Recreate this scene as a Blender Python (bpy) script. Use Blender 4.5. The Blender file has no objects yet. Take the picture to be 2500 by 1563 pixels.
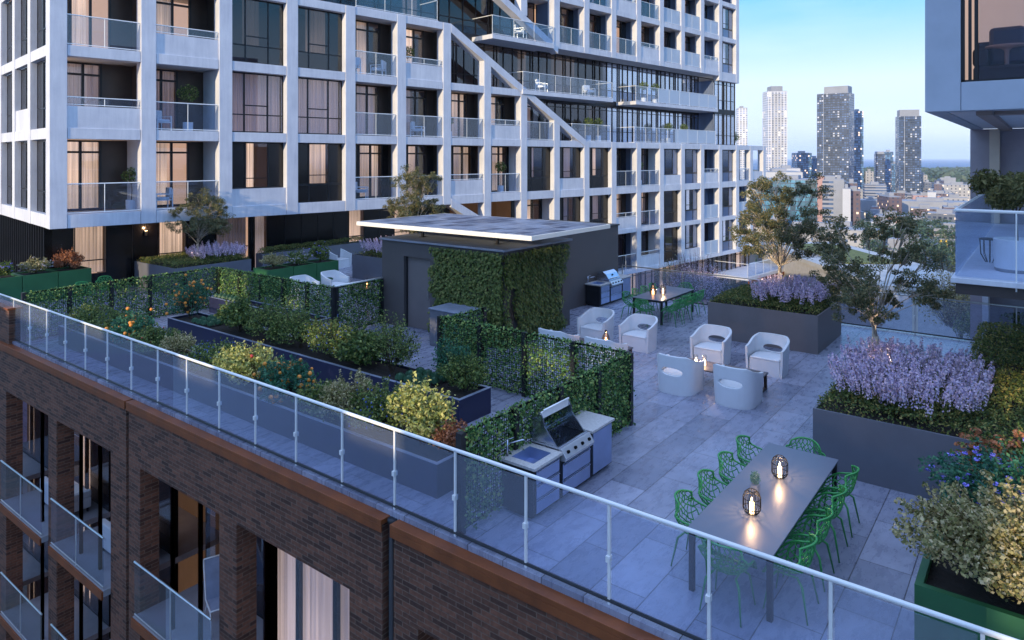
import bpy, math, random
import numpy as np
from mathutils import Vector, Matrix
random.seed(7); RNG = np.random.default_rng(7)
PI = math.pi; rad = math.radians
SC = bpy.context.scene; COL = SC.collection
# ---------------------------------------------------------------- camera
F_PX, CAM_H, AZ, HOR = 1700.0, 5.15, rad(37.4), 385.0
cam = bpy.data.cameras.new('camera'); cam_o = bpy.data.objects.new('camera', cam); COL.objects.link(cam_o)
cam_o.location = (0, 0, CAM_H); cam_o.rotation_euler = (PI/2, 0, AZ-PI/2)
cam.sensor_width = 36; cam.lens = 36*F_PX/2500; cam.shift_y = -(781.5-HOR)/2500
cam.clip_start = .1; cam.clip_end = 90000; SC.camera = cam_o
FX, FY, RX, RY = math.cos(AZ), math.sin(AZ), math.sin(AZ), -math.cos(AZ)
def at(x, D):
    "world x,y of the vertical line seen at photo column x, D metres ahead"
    L = (x-1250)/F_PX*D
    return D*FX+L*RX, D*FY+L*RY
def zat(y, D): return CAM_H-(y-HOR)*D/F_PX
# ---------------------------------------------------------------- scene object helpers
def tag(o, label=None, cat=None, group=None, kind=None):
    if label: o['label'] = label
    if cat: o['category'] = cat
    if group: o['group'] = group
    if kind: o['kind'] = kind
    return o
def empty(name, loc=(0, 0, 0), rz=0, label=None, cat=None, group=None, parent=None):
    o = bpy.data.objects.new(name, None); COL.objects.link(o)
    o.empty_display_size = .1; o.location = loc; o.rotation_euler = (0, 0, rz)
    if parent: o.parent = parent
    return tag(o, label, cat, group)
def copy_tree(o, parent=None):
    kids = [c for c in bpy.data.objects if c.parent == o]
    c = o.copy(); COL.objects.link(c)
    if parent: c.parent = parent
    for k in kids: copy_tree(k, c)
    return c
def finish(me, name, mats, parent, local, smooth, shift=None):
    if not isinstance(mats, (list, tuple)): mats = [mats]
    for m in mats: me.materials.append(m)
    o = bpy.data.objects.new(name, me); COL.objects.link(o)
    n = len(me.vertices)
    if parent is not None:
        o.parent = parent
        if not local:
            me.transform(Matrix.Translation(-Vector(parent_loc(parent))))
    elif n:
        co = np.empty(n*3, 'f'); me.vertices.foreach_get('co', co); co = co.reshape(-1, 3)
        c = Vector(((co[:, 0].min()+co[:, 0].max())/2, (co[:, 1].min()+co[:, 1].max())/2, co[:, 2].min()))
        if not local:
            me.transform(Matrix.Translation(-c)); o.location = c
    if smooth: me.polygons.foreach_set('use_smooth', [True]*len(me.polygons))
    return o
def parent_loc(p):
    v = Vector((0, 0, 0))
    while p is not None: v = v+p.location; p = p.parent
    return v
class MB:
    def __init__(s): s.v = []; s.f = []; s.m = []
    def add(s, vs, fs, mi=0):
        n = len(s.v); s.v += [tuple(v) for v in vs]
        for f in fs: s.f.append(tuple(i+n for i in f)); s.m.append(mi)
        return s
    def box(s, x0, x1, y0, y1, z0, z1, mi=0):
        if x1 < x0: x0, x1 = x1, x0
        if y1 < y0: y0, y1 = y1, y0
        return s.add([(x0, y0, z0), (x1, y0, z0), (x1, y1, z0), (x0, y1, z0), (x0, y0, z1), (x1, y0, z1), (x1, y1, z1), (x0, y1, z1)],
              [(0, 3, 2, 1), (4, 5, 6, 7), (0, 1, 5, 4), (1, 2, 6, 5), (2, 3, 7, 6), (3, 0, 4, 7)], mi)
    def prism(s, pts, axis, a, b, mi=0):
        "polygon pts (2D) extruded along axis 0/1/2 from a to b"
        def P(p, t): return (t, p[0], p[1]) if axis == 0 else ((p[0], t, p[1]) if axis == 1 else (p[0], p[1], t))
        n = len(pts); vs = [P(p, a) for p in pts]+[P(p, b) for p in pts]
        return s.add(vs, [tuple(range(n)), tuple(range(2*n-1, n-1, -1))]+[(i, i+n, (i+1) % n+n, (i+1) % n) for i in range(n)], mi)
    def tube(s, pts, r, n=8, mi=0, caps=True):
        pts = [Vector(p) for p in pts]; N = len(pts)
        if not isinstance(r, (list, tuple)): r = [r]*N
        vs = []; ref = None
        for i, p in enumerate(pts):
            d = (pts[min(i+1, N-1)]-pts[max(i-1, 0)])
            d = d.normalized() if d.length > 1e-9 else Vector((0, 0, 1))
            if ref is None: ref = Vector((0, 0, 1)) if abs(d.z) < .9 else Vector((1, 0, 0))
            a = (ref-d*ref.dot(d)); a = a.normalized() if a.length > 1e-6 else d.orthogonal().normalized()
            ref = a; b = d.cross(a)
            for k in range(n):
                t = 2*PI*(k+.5)/n; vs.append(p+a*(r[i]*math.cos(t))+b*(r[i]*math.sin(t)))
        fs = [(i*n+k, i*n+(k+1) % n, (i+1)*n+(k+1) % n, (i+1)*n+k) for i in range(N-1) for k in range(n)]
        if caps: fs += [tuple(range(n-1, -1, -1)), tuple((N-1)*n+k for k in range(n))]
        return s.add(vs, fs, mi)
    def lathe(s, prof, cx=0, cy=0, n=24, mi=0):
        vs = [(cx+r*math.cos(2*PI*k/n), cy+r*math.sin(2*PI*k/n), z) for r, z in prof for k in range(n)]
        return s.add(vs, [(i*n+k, i*n+(k+1) % n, (i+1)*n+(k+1) % n, (i+1)*n+k) for i in range(len(prof)-1) for k in range(n)], mi)
    def ball(s, c, r, n=8, mi=0):
        m = max(4, n//2+1)
        return s.add([(c[0]+r*math.sin(PI*i/m)*math.cos(2*PI*k/n), c[1]+r*math.sin(PI*i/m)*math.sin(2*PI*k/n), c[2]+r*math.cos(PI*i/m)) for i in range(m+1) for k in range(n)],
              [(i*n+k, i*n+(k+1) % n, (i+1)*n+(k+1) % n, (i+1)*n+k) for i in range(m) for k in range(n)], mi)
    def build(s, name, mats, parent=None, local=False, smooth=False, bevel=0, auto=0):
        me = bpy.data.meshes.new(name); me.from_pydata(s.v, [], s.f)
        me.polygons.foreach_set('material_index', s.m); 
        o = finish(me, name, mats, parent, local, smooth)
        if bevel:
            b = o.modifiers.new('bevel', 'BEVEL'); b.width = bevel; b.segments = 2; b.limit_method = 'ANGLE'; b.angle_limit = rad(40)
        if auto:
            me.polygons.foreach_set('use_smooth', [True]*len(me.polygons))
            try: me.set_sharp_from_angle(angle=rad(auto))
            except Exception: pass
        me.update(); return o
def quads(name, V, mats, parent=None, mi=None, local=False, smooth=False):
    "V: (N,4,3) array of separate quads"
    V = np.asarray(V, 'f'); N = len(V)
    me = bpy.data.meshes.new(name); me.vertices.add(N*4); me.vertices.foreach_set('co', V.reshape(-1))
    me.loops.add(N*4); me.loops.foreach_set('vertex_index', np.arange(N*4, dtype='i'))
    me.polygons.add(N); me.polygons.foreach_set('loop_start', np.arange(0, N*4, 4, dtype='i'))
    me.polygons.foreach_set('loop_total', np.full(N, 4, 'i'))
    if mi is not None: me.polygons.foreach_set('material_index', np.asarray(mi, 'i'))
    me.update(); me.validate()
    return finish(me, name, mats, parent, local, smooth)
def unit(a): return a/np.maximum(np.linalg.norm(a, axis=-1, keepdims=True), 1e-9)
def rvec(n): return unit(RNG.normal(size=(n, 3)))
def leafq(P, size, aspect=.5, up=None, bias=0., var=.35):
    "rhombic leaves at P; up = preferred normal direction (N,3) or None"
    n = len(P); nrm = rvec(n)
    if up is not None: nrm = unit(nrm*(1-bias)+unit(np.asarray(up))*bias)
    d = unit(np.cross(nrm, rvec(n))); w = np.cross(nrm, d)
    L = (size*(1+var*(RNG.random(n)*2-1)))[:, None]; W = L*aspect*.5
    A = P-d*L*.5; B = P+d*L*.5
    return np.stack([A, P-w*W+nrm*L*.08, B, P+w*W+nrm*L*.08], 1)
# ---------------------------------------------------------------- materials
def nt(name):
    m = bpy.data.materials.new(name); m.use_nodes = True; t = m.node_tree
    return m, t, t.nodes['Principled BSDF'], t.nodes['Material Output']
def N(t, kind, **kw):
    n = t.nodes.new(kind)
    for k, v in kw.items():
        if k.startswith('i_'):
            n.inputs[int(k[2:]) if k[2:].isdigit() else k[2:].replace('_', ' ')].default_value = v
        else: setattr(n, k, v)
    return n
def c4(c): return (c[0], c[1], c[2], 1)
def mixc(t, fac, a, b, blend='MIX'):
    m = N(t, 'ShaderNodeMix', data_type='RGBA', blend_type=blend)
    for s, v in ((0, fac), (6, a), (7, b)):
        if hasattr(v, 'links') or isinstance(v, bpy.types.NodeSocket): t.links.new(v, m.inputs[s])
        else: m.inputs[s].default_value = v if s == 0 else c4(v)
    return m.outputs[2]
def mth(t, op, a, b=None, c=None):
    m = N(t, 'ShaderNodeMath', operation=op)
    for i, v in enumerate((a, b, c)):
        if v is None: continue
        if isinstance(v, bpy.types.NodeSocket): t.links.new(v, m.inputs[i])
        else: m.inputs[i].default_value = v
    return m.outputs[0]
def mat(name, col, rough=.6, metal=0., var=.15, scale=3., bump=0., bscale=40., emit=None, es=0., spec=.5, col2=None, coat=0.):
    m, t, p, o = nt(name)
    tc = N(t, 'ShaderNodeTexCoord')
    no = N(t, 'ShaderNodeTexNoise', i_Scale=scale, i_Detail=5., i_Roughness=.6); t.links.new(tc.outputs['Object'], no.inputs['Vector'])
    rp = N(t, 'ShaderNodeValToRGB'); rp.color_ramp.elements[0].position = .3; rp.color_ramp.elements[1].position = .7
    t.links.new(no.outputs['Fac'], rp.inputs[0])
    a = col2 if col2 else [c*(1-var) for c in col]; b = col if col2 else [min(1, c*(1+var)) for c in col]
    t.links.new(mixc(t, rp.outputs[0], a, b), p.inputs['Base Color'])
    t.links.new(mth(t, 'MULTIPLY_ADD', no.outputs['Fac'], .24, max(.02, rough-.12)), p.inputs['Roughness'])
    p.inputs['Metallic'].default_value = metal; p.inputs['Specular IOR Level'].default_value = spec
    p.inputs['Coat Weight'].default_value = coat
    if bump:
        n2 = N(t, 'ShaderNodeTexNoise', i_Scale=bscale, i_Detail=6.); t.links.new(tc.outputs['Object'], n2.inputs['Vector'])
        bp = N(t, 'ShaderNodeBump', i_Strength=bump, i_Distance=.02); t.links.new(n2.outputs['Fac'], bp.inputs['Height']); t.links.new(bp.outputs[0], p.inputs['Normal'])
    if emit: p.inputs['Emission Color'].default_value = c4(emit); p.inputs['Emission Strength'].default_value = es
    return m
def leafmat(name, cols, rough=.55, trans=.25):
    "colour varies leaf by leaf; some light passes through"
    m, t, p, o = nt(name)
    g = N(t, 'ShaderNodeNewGeometry'); rp = N(t, 'ShaderNodeValToRGB'); cr = rp.color_ramp
    while len(cr.elements) < len(cols): cr.elements.new(.5)
    for i, c in enumerate(cols): cr.elements[i].position = i/(len(cols)-1) if len(cols) > 1 else 0; cr.elements[i].color = c4(c)
    t.links.new(g.outputs['Random Per Island'], rp.inputs[0])
    t.links.new(rp.outputs[0], p.inputs['Base Color']); p.inputs['Roughness'].default_value = rough; p.inputs['Specular IOR Level'].default_value = .3
    tr = N(t, 'ShaderNodeBsdfTranslucent'); t.links.new(rp.outputs[0], tr.inputs[0])
    mx = N(t, 'ShaderNodeMixShader', i_0=trans); t.links.new(p.outputs[0], mx.inputs[1]); t.links.new(tr.outputs[0], mx.inputs[2]); t.links.new(mx.outputs[0], o.inputs[0])
    return m
def glassmat(name, tint=(.93, .97, 1), refl=(.85, .92, 1), base=.06, k=1., rough=0., milk=0., milkc=(.8, .88, 1)):
    m, t, p, o = nt(name); t.nodes.remove(p)
    tr = N(t, 'ShaderNodeBsdfTransparent'); tr.inputs[0].default_value = c4(tint)
    gl = N(t, 'ShaderNodeBsdfGlossy'); gl.inputs[0].default_value = c4(refl); gl.inputs['Roughness'].default_value = rough
    fr = N(t, 'ShaderNodeLayerWeight', i_0=.5)
    fac = mth(t, 'MINIMUM', mth(t, 'MULTIPLY_ADD', mth(t, 'POWER', fr.outputs['Facing'], 4.), k, base), 1.)
    mx = N(t, 'ShaderNodeMixShader'); t.links.new(fac, mx.inputs[0]); t.links.new(tr.outputs[0], mx.inputs[1]); t.links.new(gl.outputs[0], mx.inputs[2])
    out = mx.outputs[0]
    if milk:
        df = N(t, 'ShaderNodeBsdfDiffuse'); df.inputs[0].default_value = c4(milkc)
        tl = N(t, 'ShaderNodeBsdfTranslucent'); tl.inputs[0].default_value = c4(milkc)
        ad = N(t, 'ShaderNodeMixShader', i_0=.45); t.links.new(df.outputs[0], ad.inputs[1]); t.links.new(tl.outputs[0], ad.inputs[2])
        m2 = N(t, 'ShaderNodeMixShader', i_0=milk); t.links.new(out, m2.inputs[1]); t.links.new(ad.outputs[0], m2.inputs[2]); out = m2.outputs[0]
    t.links.new(out, o.inputs[0]); return m
def swz(t, order):
    "object coordinates with swapped axes"
    tc = N(t, 'ShaderNodeTexCoord'); s = N(t, 'ShaderNodeSeparateXYZ'); c = N(t, 'ShaderNodeCombineXYZ'); t.links.new(tc.outputs['Object'], s.inputs[0])
    for i, k in enumerate(order):
        if k is not None: t.links.new(s.outputs[k], c.inputs[i])
    return c.outputs[0]
def tilemat():
    m, t, p, o = nt('porcelain_tiles'); v = swz(t, (0, 1, 2))
    br = N(t, 'ShaderNodeTexBrick', i_Scale=1.); br.offset = .5; br.inputs['Brick Width'].default_value = 1.2; br.inputs['Row Height'].default_value = .6
    br.inputs['Mortar Size'].default_value = .007; br.inputs['Mortar Smooth'].default_value = .2; br.inputs['Bias'].default_value = 0
    br.inputs['Color1'].default_value = c4((.20, .215, .285)); br.inputs['Color2'].default_value = c4((.33, .345, .435)); br.inputs['Mortar'].default_value = c4((.07, .07, .09))
    t.links.new(v, br.inputs['Vector'])
    no = N(t, 'ShaderNodeTexNoise', i_Scale=1.3, i_Detail=9., i_Roughness=.68); t.links.new(v, no.inputs['Vector'])
    mp = N(t, 'ShaderNodeMapping'); mp.inputs['Scale'].default_value = (1.6, 4., 1.); t.links.new(v, mp.inputs[0])
    n2 = N(t, 'ShaderNodeTexNoise', i_Scale=2.2, i_Detail=7., i_Roughness=.7); t.links.new(mp.outputs[0], n2.inputs['Vector'])
    r = N(t, 'ShaderNodeValToRGB'); r.color_ramp.elements[0].position = .3; r.color_ramp.elements[0].color = (.76, .76, .8, 1); r.color_ramp.elements[1].position = .72; r.color_ramp.elements[1].color = (1.25, 1.25, 1.25, 1)
    t.links.new(no.outputs[0], r.inputs[0])
    r2 = N(t, 'ShaderNodeValToRGB'); r2.color_ramp.elements[0].position = .35; r2.color_ramp.elements[0].color = (.85, .85, .88, 1); r2.color_ramp.elements[1].position = .65; r2.color_ramp.elements[1].color = (1.1, 1.1, 1.1, 1)
    t.links.new(n2.outputs[0], r2.inputs[0])
    c = mixc(t, 1., mixc(t, 1., br.outputs['Color'], r.outputs[0], 'MULTIPLY'), r2.outputs[0], 'MULTIPLY'); t.links.new(c, p.inputs['Base Color'])
    rr = N(t, 'ShaderNodeMapRange', i_1=.3, i_2=.7, i_3=.17, i_4=.42); t.links.new(n2.outputs[0], rr.inputs[0]); t.links.new(rr.outputs[0], p.inputs['Roughness'])
    bp = N(t, 'ShaderNodeBump', i_Strength=.25, i_Distance=.006); h = mth(t, 'SUBTRACT', mth(t, 'MULTIPLY', n2.outputs[0], .5), br.outputs['Fac']); t.links.new(h, bp.inputs['Height']); t.links.new(bp.outputs[0], p.inputs['Normal'])
    return m
def brickmat(order=(1, 2, 0), name='brown_brick'):
    m, t, p, o = nt(name); tc = N(t, 'ShaderNodeTexCoord'); s_ = N(t, 'ShaderNodeSeparateXYZ'); t.links.new(tc.outputs['Object'], s_.inputs[0]); cb = N(t, 'ShaderNodeCombineXYZ'); t.links.new(mth(t, 'ADD', s_.outputs[0], s_.outputs[1]), cb.inputs[0]); t.links.new(s_.outputs[2], cb.inputs[1]); v = cb.outputs[0]
    br = N(t, 'ShaderNodeTexBrick', i_Scale=1.); br.offset = .5; br.inputs['Brick Width'].default_value = .29; br.inputs['Row Height'].default_value = .075
    br.inputs['Mortar Size'].default_value = .007; br.inputs['Bias'].default_value = -.1
    br.inputs['Color1'].default_value = c4((.19, .075, .042)); br.inputs['Color2'].default_value = c4((.038, .015, .010)); br.inputs['Mortar'].default_value = c4((.16, .105, .075))
    t.links.new(v, br.inputs['Vector'])
    no = N(t, 'ShaderNodeTexNoise', i_Scale=14., i_Detail=6.); t.links.new(v, no.inputs['Vector'])
    r = N(t, 'ShaderNodeValToRGB'); r.color_ramp.elements[0].position = .3; r.color_ramp.elements[0].color = (.7, .7, .7, 1); r.color_ramp.elements[1].position = .7; r.color_ramp.elements[1].color = (1.2, 1.2, 1.2, 1)
    t.links.new(no.outputs[0], r.inputs[0]); t.links.new(mixc(t, 1., br.outputs['Color'], r.outputs[0], 'MULTIPLY'), p.inputs['Base Color'])
    p.inputs['Roughness'].default_value = .75
    bp = N(t, 'ShaderNodeBump', i_Strength=.6, i_Distance=.012); t.links.new(mth(t, 'MULTIPLY_ADD', no.outputs[0], .3, mth(t, 'MULTIPLY', br.outputs['Fac'], -1.)), bp.inputs['Height']); t.links.new(bp.outputs[0], p.inputs['Normal'])
    return m
def curtainmat(name, col, es, warm=(1., .62, .36)):
    "sheer curtain"
    m, t, p, o = nt(name); tc = N(t, 'ShaderNodeTexCoord')
    mp = N(t, 'ShaderNodeMapping'); mp.inputs['Scale'].default_value = (9., 9., .12); t.links.new(tc.outputs['Object'], mp.inputs[0])
    no = N(t, 'ShaderNodeTexNoise', i_Scale=1.6, i_Detail=3.); t.links.new(mp.outputs[0], no.inputs['Vector'])
    rp = N(t, 'ShaderNodeMapRange', i_1=.32, i_2=.68, i_3=.35, i_4=1.); t.links.new(no.outputs[0], rp.inputs[0])  # light and dark of the folds painted into the emission
    oi = N(t, 'ShaderNodeTexNoise', i_Scale=.23, i_Detail=2.); t.links.new(tc.outputs['Object'], oi.inputs['Vector'])
    big = N(t, 'ShaderNodeMapRange', i_1=.35, i_2=.65, i_3=.35, i_4=1.35); t.links.new(oi.outputs[0], big.inputs[0])
    p.inputs['Base Color'].default_value = c4(col); p.inputs['Roughness'].default_value = .9
    p.inputs['Emission Color'].default_value = c4(warm)
    t.links.new(mth(t, 'MULTIPLY', mth(t, 'MULTIPLY', rp.outputs[0], big.outputs[0]), es), p.inputs['Emission Strength'])
    return m
def citymat(name, wall, glass, fw=3.2, fh=3.0, lit=.1, litc=(1, .7, .4), ls=1.2, ww=.62, wh=.6, wall_r=.7):
    "facade with a grid of windows, some of them lit"
    m, t, p, o = nt(name); tc = N(t, 'ShaderNodeTexCoord'); s = N(t, 'ShaderNodeSeparateXYZ'); t.links.new(tc.outputs['Object'], s.inputs[0])
    g = N(t, 'ShaderNodeNewGeometry'); sn = N(t, 'ShaderNodeSeparateXYZ'); t.links.new(tc.outputs['Normal'], sn.inputs[0])
    h = mth(t, 'MULTIPLY_ADD', s.outputs[0], mth(t, 'GREATER_THAN', mth(t, 'ABSOLUTE', sn.outputs[1]), .5), mth(t, 'MULTIPLY', s.outputs[1], mth(t, 'GREATER_THAN', mth(t, 'ABSOLUTE', sn.outputs[0]), .5)))
    u = mth(t, 'DIVIDE', h, fw); v = mth(t, 'DIVIDE', s.outputs[2], fh)
    inw = mth(t, 'MULTIPLY', mth(t, 'LESS_THAN', mth(t, 'ABSOLUTE', mth(t, 'SUBTRACT', mth(t, 'FRACT', u), .5)), ww/2), mth(t, 'LESS_THAN', mth(t, 'ABSOLUTE', mth(t, 'SUBTRACT', mth(t, 'FRACT', v), .5)), wh/2))
    inw = mth(t, 'MULTIPLY', inw, mth(t, 'LESS_THAN', mth(t, 'ABSOLUTE', sn.outputs[2]), .5))
    cb = N(t, 'ShaderNodeCombineXYZ'); t.links.new(mth(t, 'FLOOR', u), cb.inputs[0]); t.links.new(mth(t, 'FLOOR', v), cb.inputs[1])
    wn = N(t, 'ShaderNodeTexWhiteNoise'); t.links.new(cb.outputs[0], wn.inputs['Vector'])
    no = N(t, 'ShaderNodeTexNoise', i_Scale=.06, i_Detail=5.); t.links.new(tc.outputs['Object'], no.inputs['Vector'])
    wc = mixc(t, no.outputs[0], [c*.75 for c in wall], [min(1, c*1.2) for c in wall])
    gc = mixc(t, wn.outputs[0], [c*.4 for c in glass], [min(1, c*2.2) for c in glass])
    t.links.new(mixc(t, inw, wc, gc), p.inputs['Base Color'])
    t.links.new(mth(t, 'MULTIPLY_ADD', inw, .2-wall_r, wall_r), p.inputs['Roughness'])
    p.inputs['Emission Color'].default_value = c4(litc)
    t.links.new(mth(t, 'MULTIPLY', mth(t, 'MULTIPLY', inw, mth(t, 'GREATER_THAN', wn.outputs[0], 1-lit)), ls), p.inputs['Emission Strength'])
    return m
def streaky():
    m, t, p, o = nt('white_concrete'); tc = N(t, 'ShaderNodeTexCoord')
    mp = N(t, 'ShaderNodeMapping'); mp.inputs['Scale'].default_value = (5., 5., .45); t.links.new(tc.outputs['Object'], mp.inputs[0]); a = N(t, 'ShaderNodeTexNoise', i_Scale=1.5, i_Detail=6., i_Roughness=.65); t.links.new(mp.outputs[0], a.inputs['Vector'])
    b = N(t, 'ShaderNodeTexNoise', i_Scale=.9, i_Detail=7., i_Roughness=.6); t.links.new(tc.outputs['Object'], b.inputs['Vector'])
    f = N(t, 'ShaderNodeMapRange', i_1=.3, i_2=.7, i_3=0., i_4=1.); t.links.new(mth(t, 'ADD', mth(t, 'MULTIPLY', a.outputs[0], .45), mth(t, 'MULTIPLY', b.outputs[0], .55)), f.inputs[0])
    t.links.new(mixc(t, f.outputs[0], (.47, .49, .57), (.72, .73, .79)), p.inputs['Base Color']); p.inputs['Roughness'].default_value = .62
    c = N(t, 'ShaderNodeTexNoise', i_Scale=14., i_Detail=5.); t.links.new(tc.outputs['Object'], c.inputs['Vector']); bp = N(t, 'ShaderNodeBump', i_Strength=.12, i_Distance=.02); t.links.new(c.outputs[0], bp.inputs['Height']); t.links.new(bp.outputs[0], p.inputs['Normal']); return m
M = {}
M['tile'] = tilemat(); M['brick'] = brickmat(); M['brick_side'] = brickmat((0, 2, 1), 'brown_brick_reveal')
M['copper'] = mat('rust_brown_coping', (.26, .075, .022), .42, .3, .25, 2.5, .1, 20)
M['white'] = streaky()
M['whiteside'] = mat('pale_render', (.62, .64, .68), .7, var=.06, scale=2)
M['black'] = mat('black_panel', (.009, .008, .010), .22, var=.25, scale=1.4)
M['brownp'] = mat('bronze_panel', (.05, .032, .025), .35, var=.25, scale=1.2)
M['mull'] = mat('dark_mullion', (.02, .02, .024), .4, .4)
M['rail'] = mat('brushed_aluminium', (.68, .68, .68), .32, .85, var=.08, scale=8)
M['railw'] = mat('white_metal', (.86, .86, .86), .4, .2, var=.05)
M['steel'] = mat('stainless_steel', (.55, .58, .66), .22, .95, var=.1, scale=5)
M['steelp'] = mat('satin_steel_panel', (.42, .5, .72), .33, .8, var=.08, scale=3)
M['char'] = mat('charcoal_metal', (.022, .022, .026), .45, .3, var=.2)
M['stone'] = mat('light_stone_top', (.5, .48, .47), .5, var=.2, scale=30, bump=.05)
M['lglass'] = glassmat('railing_glass', (.86, .91, 1.), base=.06, k=.9, milk=.075, milkc=(.78, .84, 1.))  # milk whitens the clear panes in place of a bright reflection
M['cleargl'] = glassmat('clear_guard_glass', (.85, .9, .97), base=.05, k=.7, milk=.02)
M['pglass'] = glassmat('window_glass', (.82, .84, .9), base=.05, k=.9)
M['bglass'] = glassmat('mirror_glass', (.62, .68, .8), refl=(.85, .92, 1), base=.3, k=1.)
M['dglass'] = glassmat('dark_glass', (.34, .36, .42), base=.07, k=.8)
M['frost'] = glassmat('frosted_glass', (.85, .92, 1.), base=.1, k=.9, rough=.25, milk=.72, milkc=(.82, .9, 1.))
M['cwarm'] = curtainmat('warm_lit_curtain', (.45, .38, .34), .85, (1, .66, .42))
M['cdim'] = curtainmat('dim_curtain', (.42, .40, .42), .17, (1, .66, .5))
M['cwht'] = curtainmat('white_sheer_curtain', (.62, .57, .56), .6, (1, .72, .56))
M['csky'] = curtainmat('sky_glow_blind', (.7, .74, .82), .55, (.85, .9, 1))  # glow stands in for sky reflected in the right-hand panes
M['bpanel'] = mat('blue_grey_panel', (.17, .22, .34), .22, .3, var=.15, scale=.8)
M['room'] = mat('room_interior', (.06, .045, .04), .9, var=.4, scale=.7, emit=(1, .5, .25), es=.035)  # interior glows faintly by itself, no lamp inside
M['rooml'] = mat('glowing_room_wall', (.45, .36, .3), .9, var=.1, emit=(1, .58, .34), es=.55)  # wall glows by emission in place of room lamps
M['planter'] = mat('grey_composite_planter', (.13, .135, .165), .55, var=.1, scale=1.5, bump=.05)
M['planterb'] = mat('brown_grey_planter', (.17, .145, .145), .55, var=.1, scale=1.5, bump=.05)
M['corner'] = mat('blue_grey_concrete', (.40, .44, .52), .6, var=.12, scale=.7, bump=.08, bscale=7)
M['copperj'] = mat('rust_jamb', (.34, .095, .03), .5, var=.15)
M['navy'] = mat('navy_planter', (.018, .021, .06), .4, var=.12, scale=2)
M['navyrim'] = mat('planter_rim_metal', (.42, .46, .58), .35, .5)
M['green'] = mat('green_painted_metal', (.028, .125, .045), .45, var=.12, scale=2, bump=.05)
M['greenc'] = mat('green_chair_metal', (.045, .30, .075), .4, var=.1)
M['soil'] = mat('dark_soil', (.02, .014, .011), .95, var=.5, scale=9, bump=1., bscale=30)
M['boxw'] = mat('charcoal_render', (.095, .082, .082), .7, var=.1, scale=1.2, bump=.06)
M['boxr'] = mat('roof_membrane', (.25, .28, .36), .45, var=.2, scale=1.5)
M['tub'] = mat('white_moulded_plastic', (.72, .73, .76), .42, var=.03, scale=3, bump=.02, bscale=120)
M['darkwood'] = mat('dark_bronze_wood', (.055, .035, .028), .4, .2, var=.3, scale=6)
M['tabletop'] = mat('grey_ceramic_tabletop', (.12, .135, .18), .36, var=.04, scale=2.5, spec=.6)
M['bark'] = mat('pale_bark', (.5, .42, .34), .85, var=.4, scale=12, bump=.5)
M['stem'] = mat('brown_stem', (.07, .045, .03), .85, var=.3, scale=10)
M['leaf_tree'] = leafmat('tree_leaves', [(0.0475, 0.076, 0.0428), (0.107, 0.13, 0.0665), (0.214, 0.203, 0.095), (0.285, 0.214, 0.095)])
M['leaf_ivy'] = leafmat('ivy_leaves', [(0.0382, 0.101, 0.036), (0.0765, 0.18, 0.0576), (0.172, 0.315, 0.09), (0.382, 0.45, 0.126)], .35)
M['leaf_wall'] = leafmat('wall_creeper', [(0.0525, 0.075, 0.018), (0.105, 0.15, 0.035), (0.165, 0.2, 0.05), (0.255, 0.25, 0.075)])
M['leaf_hedge'] = leafmat('hedge_leaves', [(0.0518, 0.0761, 0.0277), (0.0864, 0.133, 0.0387), (0.172, 0.209, 0.0553), (0.388, 0.305, 0.0968)])
M['leaf_dark'] = leafmat('shrub_leaves', [(0.0315, 0.063, 0.0223), (0.0756, 0.137, 0.0402), (0.151, 0.221, 0.0536), (0.353, 0.378, 0.107)], .45)  # brightest leaf tones stand for lit highlights
M['leaf_teal'] = leafmat('citrus_leaves', [(0.014, 0.084, 0.056), (0.042, 0.168, 0.098), (0.084, 0.238, 0.112)], .4)
M['leaf_lime'] = leafmat('sun_tinted_leaves', [(0.17, 0.204, 0.0425), (0.425, 0.442, 0.111), (0.663, 0.629, 0.238), (0.119, 0.145, 0.0425)], .5)  # sunlight on the yellow bushes put into the leaf colour
M['leaf_cream'] = leafmat('cream_flower_leaves', [(.16, .17, .05), (.42, .36, .16), (.6, .5, .3), (.3, .28, .1), (.08, .1, .04)], .5)
M['lav'] = leafmat('lavender_florets', [(0.362, 0.287, 0.48), (0.604, 0.496, 0.684), (0.821, 0.684, 0.813), (0.869, 0.595, 0.647)], .7)
M['orange'] = mat('orange_fruit', (.75, .26, .03), .45, var=.15, scale=6)
M['rust'] = leafmat('rust_flowers', [(.3, .1, .04), (.42, .17, .08), (.55, .26, .15)], .7)
M['purple'] = leafmat('purple_petals', [(.2, .16, .7), (.3, .26, .85), (.42, .38, .95)], .6)
M['petal'] = leafmat('white_petals', [(.55, .5, .5), (.6, .55, .62), (.45, .4, .55)], .6)
M['blue'] = mat('blue_berries', (.05, .09, .35), .5)
M['red'] = mat('red_fruit', (.5, .04, .03), .4)
M['succ'] = leafmat('cabbage_leaves', [(.03, .09, .05), (.06, .15, .08), (.12, .22, .13)], .4)
M['flame'] = mat('candle_flame', (1, .7, .4), .5, emit=(1, .58, .25), es=22)
M['candle'] = mat('candle_wax', (.85, .75, .6), .5, emit=(1, .66, .36), es=5)
M['cglass'] = glassmat('lantern_glass', (.97, .95, .92), base=.02, k=.2)
M['wirebk'] = mat('black_wire', (.006, .006, .006), .8, 0, spec=.1)
M['concrete'] = mat('grey_concrete', (.3, .3, .33), .8, var=.1)
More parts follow.
